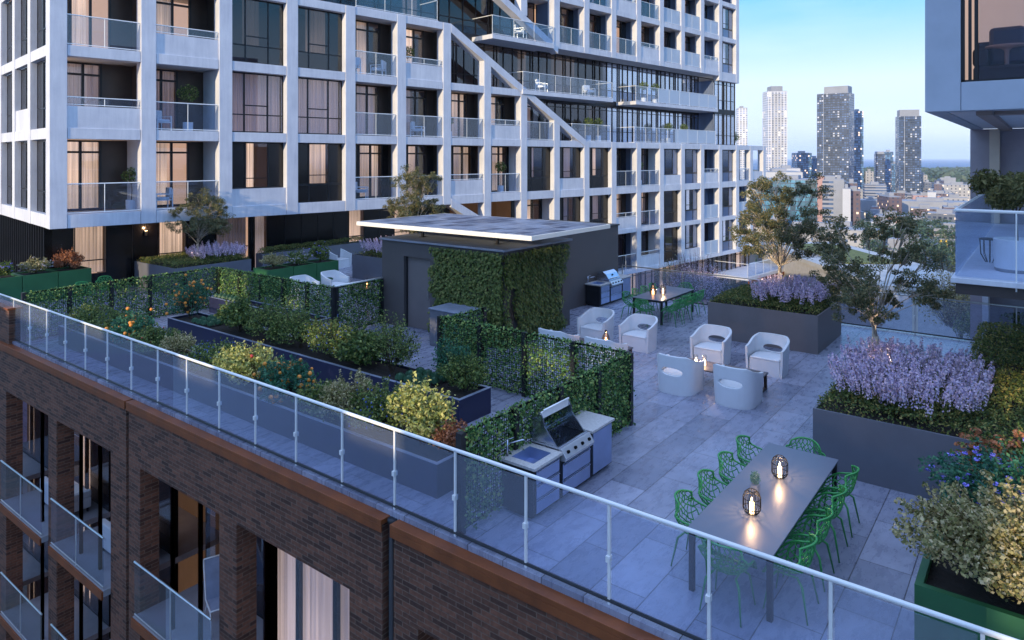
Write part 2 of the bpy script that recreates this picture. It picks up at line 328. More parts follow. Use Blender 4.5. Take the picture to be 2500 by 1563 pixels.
# ---------------------------------------------------------------- sky, sun
w = bpy.data.worlds.new('World'); SC.world = w; w.use_nodes = True; t = w.node_tree; bg = t.nodes['Background']
SUN_EL, SUN_AZ = rad(11), math.atan2(-.04, -1)          # direction towards the sun, world frame
tc = N(t, 'ShaderNodeTexCoord'); sp = N(t, 'ShaderNodeSeparateXYZ'); t.links.new(tc.outputs['Generated'], sp.inputs[0])
rp = N(t, 'ShaderNodeValToRGB'); cr = rp.color_ramp
stops = [(0, (.03, .035, .06)), (.495, (.10, .13, .2)), (.5, (.36, .50, .82)), (.515, (.50, .62, .88)), (.55, (.54, .68, .90)), (.585, (.28, .54, .82)), (.62, (.05, .40, .70)), (.70, (.20, .50, 1.12)), (.8, (.43, .64, 1.12)), (1, (.58, .78, 1.24))]
while len(cr.elements) < len(stops): cr.elements.new(.5)
for i, (p_, c_) in enumerate(stops): cr.elements[i].position = p_; cr.elements[i].color = c4(c_)
t.links.new(mth(t, 'MULTIPLY_ADD', sp.outputs[2], .5, .5), rp.inputs[0])
# thin high cloud veils
mp = N(t, 'ShaderNodeMapping'); mp.inputs['Scale'].default_value = (1.2, 1.2, 7.); t.links.new(tc.outputs['Generated'], mp.inputs[0])
cn = N(t, 'ShaderNodeTexNoise', i_Scale=2.2, i_Detail=6., i_Roughness=.55); t.links.new(mp.outputs[0], cn.inputs['Vector'])
cl = N(t, 'ShaderNodeMapRange', i_1=.48, i_2=.75, i_3=0., i_4=.22); t.links.new(cn.outputs[0], cl.inputs[0])
base = mixc(t, cl.outputs[0], rp.outputs[0], (.82, .87, .97))
sky = N(t, 'ShaderNodeTexSky', sky_type='NISHITA', sun_disc=False, sun_elevation=SUN_EL, sun_rotation=PI/2-SUN_AZ)
b2 = N(t, 'ShaderNodeBackground'); t.links.new(sky.outputs[0], b2.inputs[0]); b2.inputs[1].default_value = .012
t.links.new(base, bg.inputs[0]); bg.inputs[1].default_value = 1.0
ad = N(t, 'ShaderNodeAddShader'); t.links.new(bg.outputs[0], ad.inputs[0]); t.links.new(b2.outputs[0], ad.inputs[1]); t.links.new(ad.outputs[0], t.nodes['World Output'].inputs[0])
sl = bpy.data.lights.new('sun', 'SUN'); sl.energy = 3.4; sl.angle = rad(.6); sl.color = (1, .80, .5)
so = bpy.data.objects.new('sun', sl); COL.objects.link(so)
so.rotation_euler = Vector((math.cos(SUN_AZ)*math.cos(SUN_EL), math.sin(SUN_AZ)*math.cos(SUN_EL), math.sin(SUN_EL))).to_track_quat('Z', 'Y').to_euler()
SC.view_settings.view_transform = 'Standard'; SC.view_settings.look = 'None'; SC.view_settings.exposure = .5; SC.view_settings.gamma = 1
SC.cycles.max_bounces = 6; SC.cycles.transparent_max_bounces = 14; SC.cycles.diffuse_bounces = 3; SC.cycles.glossy_bounces = 3
SC.cycles.use_denoising = True; SC.cycles.caustics_reflective = False; SC.cycles.caustics_refractive = False
def lamp(loc, energy, r=.03, col=(1, .62, .32)):
    l = bpy.data.lights.new('lamp', 'POINT'); l.energy = energy; l.shadow_soft_size = r; l.color = col
    o = bpy.data.objects.new('lamp', l); o.location = loc; COL.objects.link(o); return o
def spot(loc, to, energy, ang=60, col=(1, .72, .42)):
    l = bpy.data.lights.new('uplight', 'SPOT'); l.energy = energy; l.spot_size = rad(ang); l.spot_blend = .6; l.color = col; l.shadow_soft_size = .008
    o = bpy.data.objects.new('uplight', l); o.location = loc; COL.objects.link(o)
    o.rotation_euler = (Vector(to)-Vector(loc)).to_track_quat('-Z', 'Y').to_euler(); return o
# ---------------------------------------------------------------- terrace floor
b = MB(); b.box(7.0, 23.42, -4, 33, -.35, 0, 0); tag(b.build('terrace_floor', M['tile']), kind='structure')
def pleats(mb, p0, p1, z0, z1, amp=.035, pitch=.13, mi=0):
    p0, p1 = Vector(p0), Vector(p1); d = p1-p0; L = d.length; n = max(4, int(L/pitch*4)); nr = Vector((-d.y, d.x)).normalized(); vs = []
    for i in range(n+1):
        q = p0+d*(i/n)+nr*(amp*math.sin(i*PI/2+.4*math.sin(i*.7)))
        vs += [(q.x, q.y, z0), (q.x, q.y, z1)]
    mb.add(vs, [(2*i, 2*i+2, 2*i+3, 2*i+1) for i in range(n)], mi); return mb
# ---------------------------------------------------------------- brick building below the terrace
br = empty('brick_building', (7, 12, -14), label='dark brown brick building under the terrace, with tall recessed loggias', cat='building')
GR = -14.0; XW = 6.87; TH = .4; HEAD = -1.38
segs = [(15.72, 30.0, [(20.02, 23.04), (16.47, 19.5), (24.2, 27.2)]), (7.62, 15.6, [(12.0, 15.08), (8.35, 11.43)]), (-5.0, 7.38, [(3.9, 6.9), (.3, 3.3), (-3.3, -.3)])]
wall = MB(); cop = MB()
for y0, y1, ops in segs:
    ops = sorted(ops); wall.box(XW, XW+TH, y0, y1, HEAD, -.15)
    ys = [y0]+[v for o_ in ops for v in o_]+[y1]
    for a_, b_ in zip(ys[::2], ys[1::2]): wall.box(XW, XW+TH, a_, b_, GR, HEAD-.0001)
    cop.box(XW-.05, 7.13, y0-.03, y1+.03, -.15, -.075); cop.box(XW-.05, XW-.03, y0-.03, y1+.03, -.26, -.15)
wall.box(XW+.15, XW+TH, 7.38, 7.62, GR, -.2); wall.box(XW+.12, XW+TH, 15.6, 15.72, GR, -.2)
wall.build('wall', M['brick'], br, bevel=.004)
cop.build('coping', M['copper'], br, bevel=.006)
b = MB(); b.box(6.92, 7.2, 22.98, 30, -.07, .88); b.build('parapet_pier', M['brick'], br)
b = MB(); b.box(6.87, 7.25, 22.94, 30, .88, .94); b.build('pier_cap', M['copper'], br, bevel=.005)
b = MB(); b.box(7.27, 7.32, -5, 30, GR, -.36); b2_ = MB()
core = MB(); core.box(9.6, 23.3, -4, 30, GR, -.36)
core.build('core', M['room'], br)
b = MB(); b.tube([(6.96, 7.5, -.12), (6.96, 7.5, GR)], .055, 10); b.lathe([(.07, -.13), (.075, -.08), (.0, -.08)], 6.96, 7.5, 10); b.build('downpipe', M['char'], br, smooth=True)
k = 0
for y0, y1, ops in segs:
    for (a_, b_) in sorted(ops, reverse=True):
        k += 1
        for lv in range(4):
            zt = HEAD-lv*3.1+(0 if lv == 0 else .0); fl = -4.4-lv*3.1
            if fl < GR: continue
            zt = -1.2 if lv == 0 else -4.56-(lv-1)*3.1
            flush = (a_ in (8.35, .3, -3.3))
            lg = MB()                               # floor slab with rust-coloured edge
            if not flush:
                lg.box(6.72, 9.6, a_-.0, b_+.0, fl-.14, fl)
                lo = lg.build('loggia_floor', M['concrete'], br)
                e = MB(); e.box(6.68, 6.718, a_+.003, b_-.003, fl-.2, fl-.02); e.build('fascia', M['copper'], lo)
                r = MB(); r.tube([(6.74, a_+.04, fl+1.14), (6.74, b_-.04, fl+1.14)], .022, 8)
                r.tube([(6.74, a_+.04, fl+.06), (6.74, b_-.04, fl+.06)], .014, 6); r.tube([(6.74, (a_+b_)/2, fl+.02), (6.74, (a_+b_)/2, fl+1.13)], .014, 6)
                ro = r.build('guard_rail', M['rail'], br)
                g = MB(); g.box(6.736, 6.744, a_+.04, b_-.04, fl+.08, fl+1.11); g.build('glass_panel', M['cleargl'], ro)
            xg = 7.45 if flush else 8.35
            fr = MB(); n = 3 if flush else 2; wd = (b_-a_)/n
            for i in range(n+1):
                c_ = a_+wd*i; fr.box(xg-.04, xg+.04, max(a_, c_-.05), min(b_, c_+.05), fl, zt)
            fr.box(xg-.038, xg+.038, a_, b_, zt-.12, zt+.001); fr.box(xg-.038, xg+.038, a_, b_, fl, fl+.09)
            if not flush and (lv == 0 or True): fr.box(xg-.03, xg+.03, a_, a_+wd*.8, fl, zt, 1)
            wo = fr.build('window', [M['mull'], M['brownp']], br)
            g = MB(); g.box(xg-.055, xg-.047, a_, b_, fl+.05, zt-.05); g.build('pane', M['pglass'], wo)
            c = MB()
            if flush:
                pleats(c, (xg+.12, a_+.03), (xg+.12, b_-.03), fl, zt, .035, .12); c.build('curtain', M['cwht'], wo)
                [MB().box(7.28, 7.44, q_, q_+.15, fl, HEAD).build('jamb', M['copperj'], wo) for q_ in (b_-.4,)]
            else:
                pleats(c, (xg+.2, a_+wd*.9), (xg+.2, a_+wd*1.5), fl, zt, .04, .12); c.build('curtain', M['cwarm'], wo)
                j = MB()
                for q in ((.33, .0), (.68, .02)) if k == 4 or k == 3 else ((.7, 0),): j.box(7.0, 7.07, b_-(b_-a_)*q[0]-.06, b_-(b_-a_)*q[0], fl, HEAD)
                j.build('copper_fin', M['copper'], wo)
# loungers and sofa on the loggias
def sling_chair(loc, rz, label):
    t_ = empty('deck_chair', loc, rz, label, 'deck chair')
    f = MB()
    for s in (-.27, .27):
        f.tube([(s, -.35, .0), (s, -.2, .42), (s, .35, .38), (s, .62, 1.08)], .016, 6); f.tube([(s, .45, 0), (s, .15, .4)], .016, 6)
    f.tube([(-.27, .62, 1.08), (.27, .62, 1.08)], .016, 6); f.tube([(-.27, -.2, .42), (.27, -.2, .42)], .016, 6); f.build('frame', M['railw'], t_, True, True)
    g = MB(); g.add([(-.26, -.2, .415), (.26, -.2, .415), (.26, .34, .37), (-.26, .34, .37), (.26, .61, 1.06), (-.26, .61, 1.06)], [(0, 1, 2, 3), (3, 2, 4, 5)]); o = g.build('sling', mat('blue_grey_sling', (.3, .36, .5), .8), t_, True)
    md = o.modifiers.new('s', 'SOLIDIFY'); md.thickness = .012
    return t_
sling_chair((7.75, 13.4, -4.4), rad(-20), 'white framed sling deck chair on the loggia right of the brick joint')
def sofa(loc, rz, label, L=1.5, m=None):
    t_ = empty('sofa', loc, rz, label, 'sofa'); m = m or M['whiteside']
    b = MB(); b.box(-L/2, L/2, -.35, .35, .12, .4); b.box(-L/2, L/2, .22, .38, .4, .75); b.box(-L/2, -L/2+.14, -.35, .215, .4, .58); b.box(L/2-.14, L/2, -.35, .215, .4, .58); b.build('body', m, t_, True, bevel=.03)
    c = MB(); c.box(-L/2+.16, 0, -.34, .2, .41, .53); c.box(.01, L/2-.16, -.34, .2, .41, .53); c.build('cushion', M['railw'], t_, True, bevel=.035)
    l = MB()
    for x in (-L/2+.08, L/2-.08):
        for y in (-.28, .3): l.box(x-.02, x+.02, y-.02, y+.02, 0, .12)
    l.build('legs', M['char'], t_, True); return t_
sofa((7.7, 17.5, -4.4), rad(90), 'pale grey sofa on the second loggia from the left')
sofa((7.7, 21.2, -4.4), rad(90), 'pale sofa half in shade on the leftmost loggia')
# ---------------------------------------------------------------- railings
def railing(name, P0, P1, h, n, label, posts=True, m='rail', r=.026, frost=None, zb=.0, kerb=True):
    P0, P1 = Vector(P0), Vector(P1); d = P1-P0
    t_ = empty(name, tuple((P0+P1)/2), 0, label, 'railing')
    b = MB(); up = Vector((0, 0, h)); b.tube([P0+up, P1+up], r, 12); b.build('handrail', M[m], t_, smooth=True)
    if kerb:
        k_ = MB(); k_.tube([P0+Vector((0, 0, .045)), P1+Vector((0, 0, .045))], .022, 6); k_.build('shoe', M['char'], t_)
    for i in range(n+1):
        if posts:
            c = P0+d*(i/n); q = MB(); q.box(c.x-.013, c.x+.013, c.y-.016, c.y+.016, c.z+zb, c.z+h-r*.5); q.box(c.x-.035, c.x+.035, c.y-.02, c.y+.03, c.z+h*.42, c.z+h*.42+.07); q.build('post', M[m], t_)
    for i in range(n):
        a_ = P0+d*((i+.03)/n); b_ = P0+d*((i+.97)/n); nr = Vector((-d.y, d.x, 0)).normalized()*.005
        g = MB(); z0, z1 = a_.z+.05, a_.z+h-.05
        v = [a_-nr, b_-nr, b_+nr, a_+nr]; g.add([(q.x, q.y, z0) for q in v]+[(q.x, q.y, z1) for q in v], [(0, 3, 2, 1), (4, 5, 6, 7), (0, 1, 5, 4), (1, 2, 6, 5), (2, 3, 7, 6), (3, 0, 4, 7)])
        g.build('glass_panel', M['lglass'], t_)
    return t_
railing('glass_railing', (7.06, 25.43, 0), (7.06, -1.97, 0), 1.17, 23, 'long glass railing with round handrail along the near edge above the brick wall', m='railw')  # whiter metal than the far railing stands in for sunlit posts
railing('glass_railing', (23.3, 12.6, 0), (23.3, -1.8, 0), 1.1, 6, 'glass railing along the far terrace edge facing the city', r=.022)
# ---------------------------------------------------------------- white framed tower
TB = empty('apartment_tower', (9.58, 27.81, -30), rad(-7.45), label='white concrete framed apartment block with sloping beams and dark glazed bays', cat='building')
ZO = 30.0
BA = 2.98; CW = .27
cx = lambda n: .27+BA*n
LV = {-2: (-3.1, -2.82), -1: (-.18, .14), 0: (2.62, 3.1), 1: (5.82, 6.22), 2: (8.8, 9.2), 3: (12.0, 12.38), 4: (15.0, 15.38), 5: (18., 18.38), 6: (21., 21.4)}
def lb(mb, s0, s1, v0, v1, z0, z1, mi=0): return mb.box(s0, s1, v0, v1, z0+ZO, z1+ZO, mi)
fr = MB(); FD = .55
def col(n, z0, z1): lb(fr, cx(n)-CW, cx(n)+CW, 0, FD, z0, z1)
def beam(n0, n1, lv, z0=None):
    a, b_ = LV[lv]
    for i in range(n0, n1): lb(fr, cx(i)+CW+.012, cx(i+1)-CW-.012, .02, FD-.02, z0 if z0 is not None else a, b_)
def slope(s0, z0, s1, z1, d=.42):
    k_ = (z1-z0)/(s1-s0); h = d*math.sqrt(1+k_*k_)
    n = 1
    fr.prism([(s0, z0+ZO-h), (s1, z1+ZO-h), (s1, z1+ZO), (s0, z0+ZO)], 1, -.01, FD+.01)
for n in range(0, 6): col(n, 2.62, 22 if n < 0 else 12.38)
for n in range(0, 4): col(n, 12.38, 15)
col(6, 2.62, 12.38)
sl_z = lambda s: 12.38-(s-cx(6))*(12.38-6.2)/(cx(10)-cx(6))
for n in (7, 8, 9): col(n, -.18 if n > 7 else 1.0, sl_z(cx(n))-.1)
for n in range(10, 18): col(n, -3.1, 6.22)
lb(fr, 53.3, 53.84, 0, FD, -3.1, 6.22); lb(fr, 55.9, 56.4, 0, FD, 2.8, 6.22)
beam(0, 10, 0); beam(0, 10, 1); beam(0, 8, 2); beam(0, 6, 3)
beam(10, 17, 0); beam(10, 17, 1); beam(10, 17, -1); beam(10, 17, -2); beam(8, 10, -1)
for lv in (-2, -1, 0, 1):
    a, b_ = LV[lv]; lb(fr, 51.21, 53.29, .02, FD-.02, a, b_)
    if lv >= 0: lb(fr, 53.85, 55.89, .02, FD-.02, a, b_)
slope(cx(6)+CW, 12.38, cx(10)-.1, 6.3)
slope(cx(6)+CW, 2.95, cx(10)-CW, -2.9)
# upper frame
def s2z(s): return 12.2+(cx(9)-s)*1.5/BA
slope(cx(6), s2z(cx(6)), cx(9)+.1, s2z(cx(9)+.1), .42)
col(8, s2z(cx(8))-.05, 21.4); col(7, s2z(cx(7))-.05, 21.4)
for n in range(9, 18): col(n, 12.0 if n < 16 else 11.62, 21.4)
beam(9, 16, 3); beam(9, 17, 4); beam(8, 17, 5); beam(16, 17, 3, 11.62); beam(7, 17, 6)
# left face (plane s = 0)
for j in range(1, 5):
    v0 = .27+2.93*j-.27; fr.box(0, .24, v0+.18, v0+.64, 2.62+ZO, 15+ZO)
for lv in (0, 1, 2, 3):
    a, b_ = LV[lv]
    for j in range(4):
        v0 = (FD if j == 0 else .64+2.93*j); fr.box(.02, .23, v0+.0, .18+2.93*(j+1), a+ZO, b_+ZO)
fr.build('concrete_frame', M['white'], TB, True, bevel=.012)
# dark cores and floor slabs
cr_ = MB(); lb(cr_, 2.0, 56.0, 4.2, 14, -30, 6.1); lb(cr_, 2.0, 50.6, 4.2, 14, 6.1, 21.3); cr_.build('core', M['room'], TB, True)
sb = MB()
for lv, (a, b_) in LV.items():
    s0, s1 = (0.6, 56.2) if lv in (0, 1) else ((28.5, 53.4) if lv < 0 else (.6, 50.9))
    if lv == 2: s0 = .6
    fr_in = FD if lv not in (2,) else FD
    if lv in (0, 1): lb(sb, s0, s1, FD+.003, 4.19, a+.03, b_-.02)
    elif lv < 0: lb(sb, s0, s1, FD+.003, 4.19, a+.03, b_-.02)
    elif lv == 2: lb(sb, .6, cx(8), FD+.003, 4.19, a+.03, b_-.02)
    else: lb(sb, .6, 50.9, FD+.003 if lv > 3 else 1.82, 4.19, a+.03, b_-.02)
lb(sb, .6, cx(6), FD+.003, 1.81, 12.03, 12.36); lb(sb, cx(9), 50.9, FD+.003, 1.81, 12.03, 12.36)
def party(n, v1, z0, z1): q = MB(); lb(q, cx(n)-.07, cx(n)+.07, FD+.001, v1, z0, z1); q.build('party_wall', M['brownp' if n < 9 else 'bpanel'], TB, True)
for n in range(1, 17):
    for z0, z1 in ((3.12, 5.8), (6.22, 8.8), (9.22, 11.98)):
        if (z0 > 6 and n > 8) or (z0 > 9 and n > 6): continue
        party(n, 4.18, z0, z1)
for n in range(11, 18): party(n, 4.18, .16, 2.6); party(n, 4.18, -2.8, -.16)
for n in range(9, 17): party(n, 1.7, 12.37, 14.99); party(n, 1.7, 15.37, 18)
party(17, 4.18, 3.12, 5.8)
sb.build('floor_slabs', M['whiteside'], TB, True)
def curtain(parent, s0, s1, v, z0, z1, m): c = MB(); pleats(c, (s0, v), (s1, v), z0+ZO, z1+ZO, .03, .12); return c.build('curtain', M[m], parent, True)
def pane(parent, s0, s1, v, z0, z1, m='pglass'): g = MB(); lb(g, s0, s1, v, v+.006, z0, z1); return g.build('pane', M[m], parent, True)
def bay(s0, s1, z0, z1, kind, cm='cwarm', side=None, fl=0, seed=0):
    """kind: w window, + spandrel (s) or dark foot (l); g glazed; d dark glazed; b balcony; f frosted balcony"""
    W = s1-s0; rr = random.Random(seed*17+3); MP = M['bpanel'] if 'p' in kind else M['black']
    if kind[0] in 'wgd':
        v = .36; p = MB(); zb = z0
        if 's' in kind: lb(p, s0, s1, .06, v+.1, z0, z0+.72, 2); zb = z0+.72
        if 'l' in kind: lb(p, s0, s1, v-.02, v+.04, z0, z0+.78, 1); lb(p, s0, s1, v-.03, v+.05, z0+.76, z0+.8, 0); zb = z0+.8
        cuts = [.0, .29, .71, 1.] if kind[0] != 'g' else [0, .27, .7, 1.]
        xs = [s0+W*c for c in cuts]
        for x in xs: lb(p, max(s0, x-.03), min(s1, x+.03), v-.03, v+.04, z0 if 'l' in kind else zb, z1)
        lb(p, s0, s1, v-.028, v+.038, z1-.06, z1); lb(p, s0, s1, v-.028, v+.038, zb, zb+.06)
        if kind[0] == 'w': lb(p, xs[0], xs[1], v, v+.03, zb, z1, 1); lb(p, xs[2], xs[3], v, v+.03, zb, z1, 1); lb(p, xs[1], xs[2], v-.025, v+.02, zb+.42, zb+.46)
        if kind[0] in 'gd': lb(p, s0, s1, v-.025, v+.02, z0+.75, z0+.8); lb(p, xs[1], xs[2], v-.024, v+.021, z0+1.15, z0+1.2)
        o = p.build('window', [M['mull'], MP, M['white']], TB, True)
        if 'p' in kind: cm = 'csky'
        if kind[0] == 'w': pane(o, xs[1], xs[2], v-.012, zb, z1); curtain(o, xs[1], xs[1]+(xs[2]-xs[1])*rr.choice([.5, 1, .75, 1]), v+.28, zb, z1, cm)
        elif kind[0] == 'g': pane(o, s0, s1, v-.012, zb, z1, 'pglass'); curtain(o, s0+.03, s1-.03, v+.3, zb, z1, 'cdim')
        else: pane(o, s0, s1, v-.012, zb, z1, 'dglass'); curtain(o, xs[1], xs[2]-.35*W*rr.choice([0, .3]), v+.3, zb+.8, z1, cm)
        r_ = MB(); lb(r_, s0, s1, v+1.4, v+1.45, z0, z1); r_.build('room', M['room'], o, True)
        return o
    # balcony
    vb = 1.75 if s0 < 6 else 1.1; p = MB()
    dx0 = s0+W*(rr.choice([.06, .12, .2]) if s0 < 6 else rr.choice([.28, .36, .42])); dw = W*rr.choice([.5, .58, .55])
    lb(p, s0-.25, dx0, vb, vb+.05, z0, z1, 1); lb(p, dx0+dw, s1+.25, vb, vb+.05, z0, z1, 1)
    for x in (dx0, dx0+dw/2, dx0+dw): lb(p, x-.045, x+.045, vb-.04, vb+.06, z0, z1)
    lb(p, dx0, dx0+dw, vb-.038, vb+.058, z1-.5, z1-.42); lb(p, dx0, dx0+dw, vb-.038, vb+.058, z1-.07, z1); lb(p, dx0, dx0+dw, vb-.038, vb+.058, z0, z0+.1)
    o = p.build('balcony_door', [M['mull'], M['brownp'] if kind[0] == 'b' and 'k' not in kind and 'p' not in kind else MP], TB, True)
    if 'p' in kind: cm = 'csky'
    pane(o, dx0, dx0+dw, vb-.01, z0, z1); curtain(o, dx0, dx0+dw*rr.choice([.45, .6, 1]), vb+.3, z0, z1, cm)
    r_ = MB(); lb(r_, s0, s1, vb+1.6, vb+1.65, z0, z1); r_.build('room', M['rooml' if cm == 'cwarm' and rr.random() < .45 else 'room'], o, True)
    if side:
        q = MB(); x = s1+.0 if side == 'r' else s0-.12; lb(q, x, x+.12, FD+.004, vb-.06, z0, z1); q.build('side_wall', M['whiteside'], TB, True)
    zb = z0; hh = 1.1
    if 's' in kind: q = MB(); lb(q, s0, s1, .06, .2, z0, z0+.8); q.build('spandrel', M['white'], TB, True); zb = z0+.8; hh = .32
    q = MB(); q.tube([(s0, .1, zb+hh+ZO), (s1, .1, zb+hh+ZO)], .022, 6); q.tube([(s0, .1, zb+.05+ZO), (s1, .1, zb+.05+ZO)], .018, 6); q.tube([((s0+s1)/2, .1, zb+.02+ZO), ((s0+s1)/2, .1, zb+hh+ZO)], .014, 6)
    ro = q.build('guard_rail', M['railw'], TB, True)
    g = MB(); lb(g, s0, s1, .096, .104, zb+.06, zb+hh-.02); g.build('glass_panel', M['frost' if kind[0] == 'f' else 'cleargl'], ro, True)
    return o
def B(i): return cx(i)+CW, cx(i+1)-CW
rows = {0: ['b', 'b', 'ws', 'wl', 'bk', 'bk', 'bs', 'bk', 'wl', 'ws', 'wl', 'bk', 'bk', 'wsp', 'wlp', 'bsp', 'wlp'],
        1: ['bs', 'b', 'g', 'g', 'b', 'b', 'b', 'bs', 'b', 'x'],
        2: ['b', 'bs', 'd', 'd', 'b', 'bs'],
        -1: {8: 'bk', 9: 'wl', 10: 'wl', 11: 'bs', 12: 'b', 13: 'wl', 14: 'wlp', 15: 'fp', 16: 'wlp'},
        -2: {11: 'bk', 12: 'bs', 13: 'wl', 14: 'wsp', 15: 'fp', 16: 'wlp'},
        3: {9: 'bk', 10: 'bk', 11: 'bk', 12: 'bs', 13: 'f', 14: 'f', 15: 'bsp', 16: 'wlp'},
        4: {8: 'bk', 9: 'bk', 10: 'bk', 11: 'bs', 12: 'b', 13: 'f', 14: 'f', 15: 'fp', 16: 'wlp'}}
cms = {(0, 11): 'cdim', (0, 12): 'cdim', (0, 14): 'cdim', (0, 15): 'cdim', (0, 16): 'cdim', (1, 0): 'cdim', (1, 1): 'cdim', (1, 4): 'cdim', (1, 5): 'cdim', (1, 8): 'cdim', (0, 8): 'cdim', (0, 9): 'cdim', (-1, 9): 'cdim', (-1, 10): 'cdim', (-2, 11): 'cdim'}
for lv, rw in rows.items():
    it = rw.items() if isinstance(rw, dict) else enumerate(rw)
    for i, k_ in it:
        if k_ == 'x': continue
        s0, s1 = B(i); z0 = LV[lv][1]; z1 = LV[lv+1][0]
        side = 'r' if (lv, i) in ((0, 1), (1, 1), (0, 7), (0, 12), (-1, 12), (-2, 12), (0, 0), (-1, 8)) else None
        cm = cms.get((lv, i), 'cdim' if lv >= 3 and i % 3 else 'cwarm')
        bay(s0, s1, z0, z1, k_, cm, side, seed=lv*31+i)
for lv in (-2, -1, 0): bay(51.22, 53.28, LV[lv][1], LV[lv+1][0], 'fp' if lv else 'bp', 'cdim', seed=lv+90)
q = MB(); lb(q, 53.85, 55.88, .06, .2, 3.1, 3.9); q.build('spandrel', M['white'], TB, True)
# recessed curtain wall behind and above the sloping beam
def cwall(s0, s1, z0, z1, v, step, name, glass='bglass', seed=1, warm=.12, cm_=None):
    rr = random.Random(seed); p = MB(); n = int((s1-s0)/step)
    xs = [s0+(s1-s0)*i/n for i in range(n+1)]
    for i, x in enumerate(xs):
        lb(p, x-.025, x+.025, v-.05, v+.03, z0, z1)
        if i % 4 == 2: lb(p, x+.2, x+.26, v-.05, v+.03, z0, z1)
    for z in (z0, z0+.78, z1-.3): lb(p, s0, s1, v-.045, v+.028, z, z+.045)
    o = p.build(name, [M['mull']], TB, True); pane(o, s0, s1, v, z0, z1, glass)
    for i in range(n):
        if rr.random() < warm: curtain(o, xs[i], xs[i+1], v+.35, z0, z1-.1, cm_ or rr.choice(['cwarm', 'cdim', 'cdim']))
    return o
for lv in (1, 2):
    z0, z1 = LV[lv][1], LV[lv+1][0]
    cwall(cx(6)+.3, 34.5, z0, z1, 1.75, .78, 'glass_wall', 'dglass', 5+lv, .45); cwall(34.5, 47.3, z0, z1, 1.75, .62, 'glass_wall', 'bglass', 8+lv, .85, 'csky')
    cwall(47.35, 50.95, z0, z1+(0.2 if lv == 1 else -.4), .3, .72, 'glass_wall', 'bglass', 12+lv, .9, 'csky')
for lv in (3, 4): cwall(.6, cx(9)-CW, LV[lv][1], LV[lv+1][0], 1.75, 1.0, 'glass_wall', 'dglass', 20+lv, .3)
p = MB()
for lv in (2, 3): lb(p, cx(6)+.3, 50.9, 1.68, 1.8, LV[lv][0]-.02, LV[lv][1]+.02)
lb(p, .6, cx(9)-CW, 1.68, 1.8, 14.98, 15.4); lb(p, 47.3, 50.98, .25, .6, 8.8, 9.2); lb(p, cx(6)+.3, cx(8), .6, 1.67, 8.85, 9.15)
p.build('slab_edge', M['char'], TB, True)
p = MB(); lb(p, 50.99, 51.15, .35, 14, 6.25, 21.3); lb(p, 47.28, 47.34, .36, 1.74, 6.25, 11.6); lb(p, 53.3, 53.8, .6, 14, -30, 2.6); lb(p, 53.85, 56.3, 5, 5.2, 3.1, 5.8); p.build('end_wall', M['bpanel'], TB, True)
def balc(s0, s1, z, v0=-.1, v1=1.66, frost_from=None, fascia='white'):
    p = MB(); lb(p, s0, s1, v0, v1, z-.26, z)
    o = p.build('balcony', M['white'], TB, True, bevel=.01)
    r = MB(); h = 1.08; n = max(2, int((s1-s0)/1.35))
    r.tube([(s0+.05, v0+.06, z+h+ZO), (s1-.05, v0+.06, z+h+ZO)], .022, 6)
    for sx in (s0+.05, s1-.05): r.tube([(sx, v0+.06, z+h+ZO), (sx, v1, z+h+ZO)], .022, 6)
    for i in range(n+1): x = s0+.05+(s1-s0-.1)*i/n; r.tube([(x, v0+.06, z+ZO), (x, v0+.06, z+h+ZO)], .014, 6)
    r.tube([(s0+.05, v0+.06, z+.05+ZO), (s1-.05, v0+.06, z+.05+ZO)], .016, 6)
    r.build('guard_rail', M['railw'], o, True)
    f_ = s1-.05 if frost_from is None else frost_from
    if f_ > s0+.1: g = MB(); lb(g, s0+.05, f_, v0+.055, v0+.065, z+.07, z+h-.03); g.build('glass_panel', M['cleargl'], o, True)
    if frost_from is not None: g = MB(); lb(g, f_, s1-.05, v0+.055, v0+.065, z+.07, z+h-.03); g.build('glass_panel', M['frost'], o, True)
    return o
balc(23.9, 32.8, 9.2); balc(35.5, 47.3, 9.2, frost_from=38.4); balc(28.6, 32.8, 6.26, 0.05, 1.6); balc(35.5, 47.3, 6.26, .05, 1.6, frost_from=41.)
balc(21.4, cx(9)-CW-.1, 12.2); balc(12.5, 17.6, 12.42, .05, 1.6)
balc(47.6, 56.2, -4.6, -2.6, 1.0)
p = MB(); lb(p, 47.6, 56.2, -2.66, -2.61, -5.1, -4.87); lb(p, 56.2, 56.25, -2.66, 1.0, -5.1, -4.87); p.build('copper_fascia', M['copper'], TB, True)
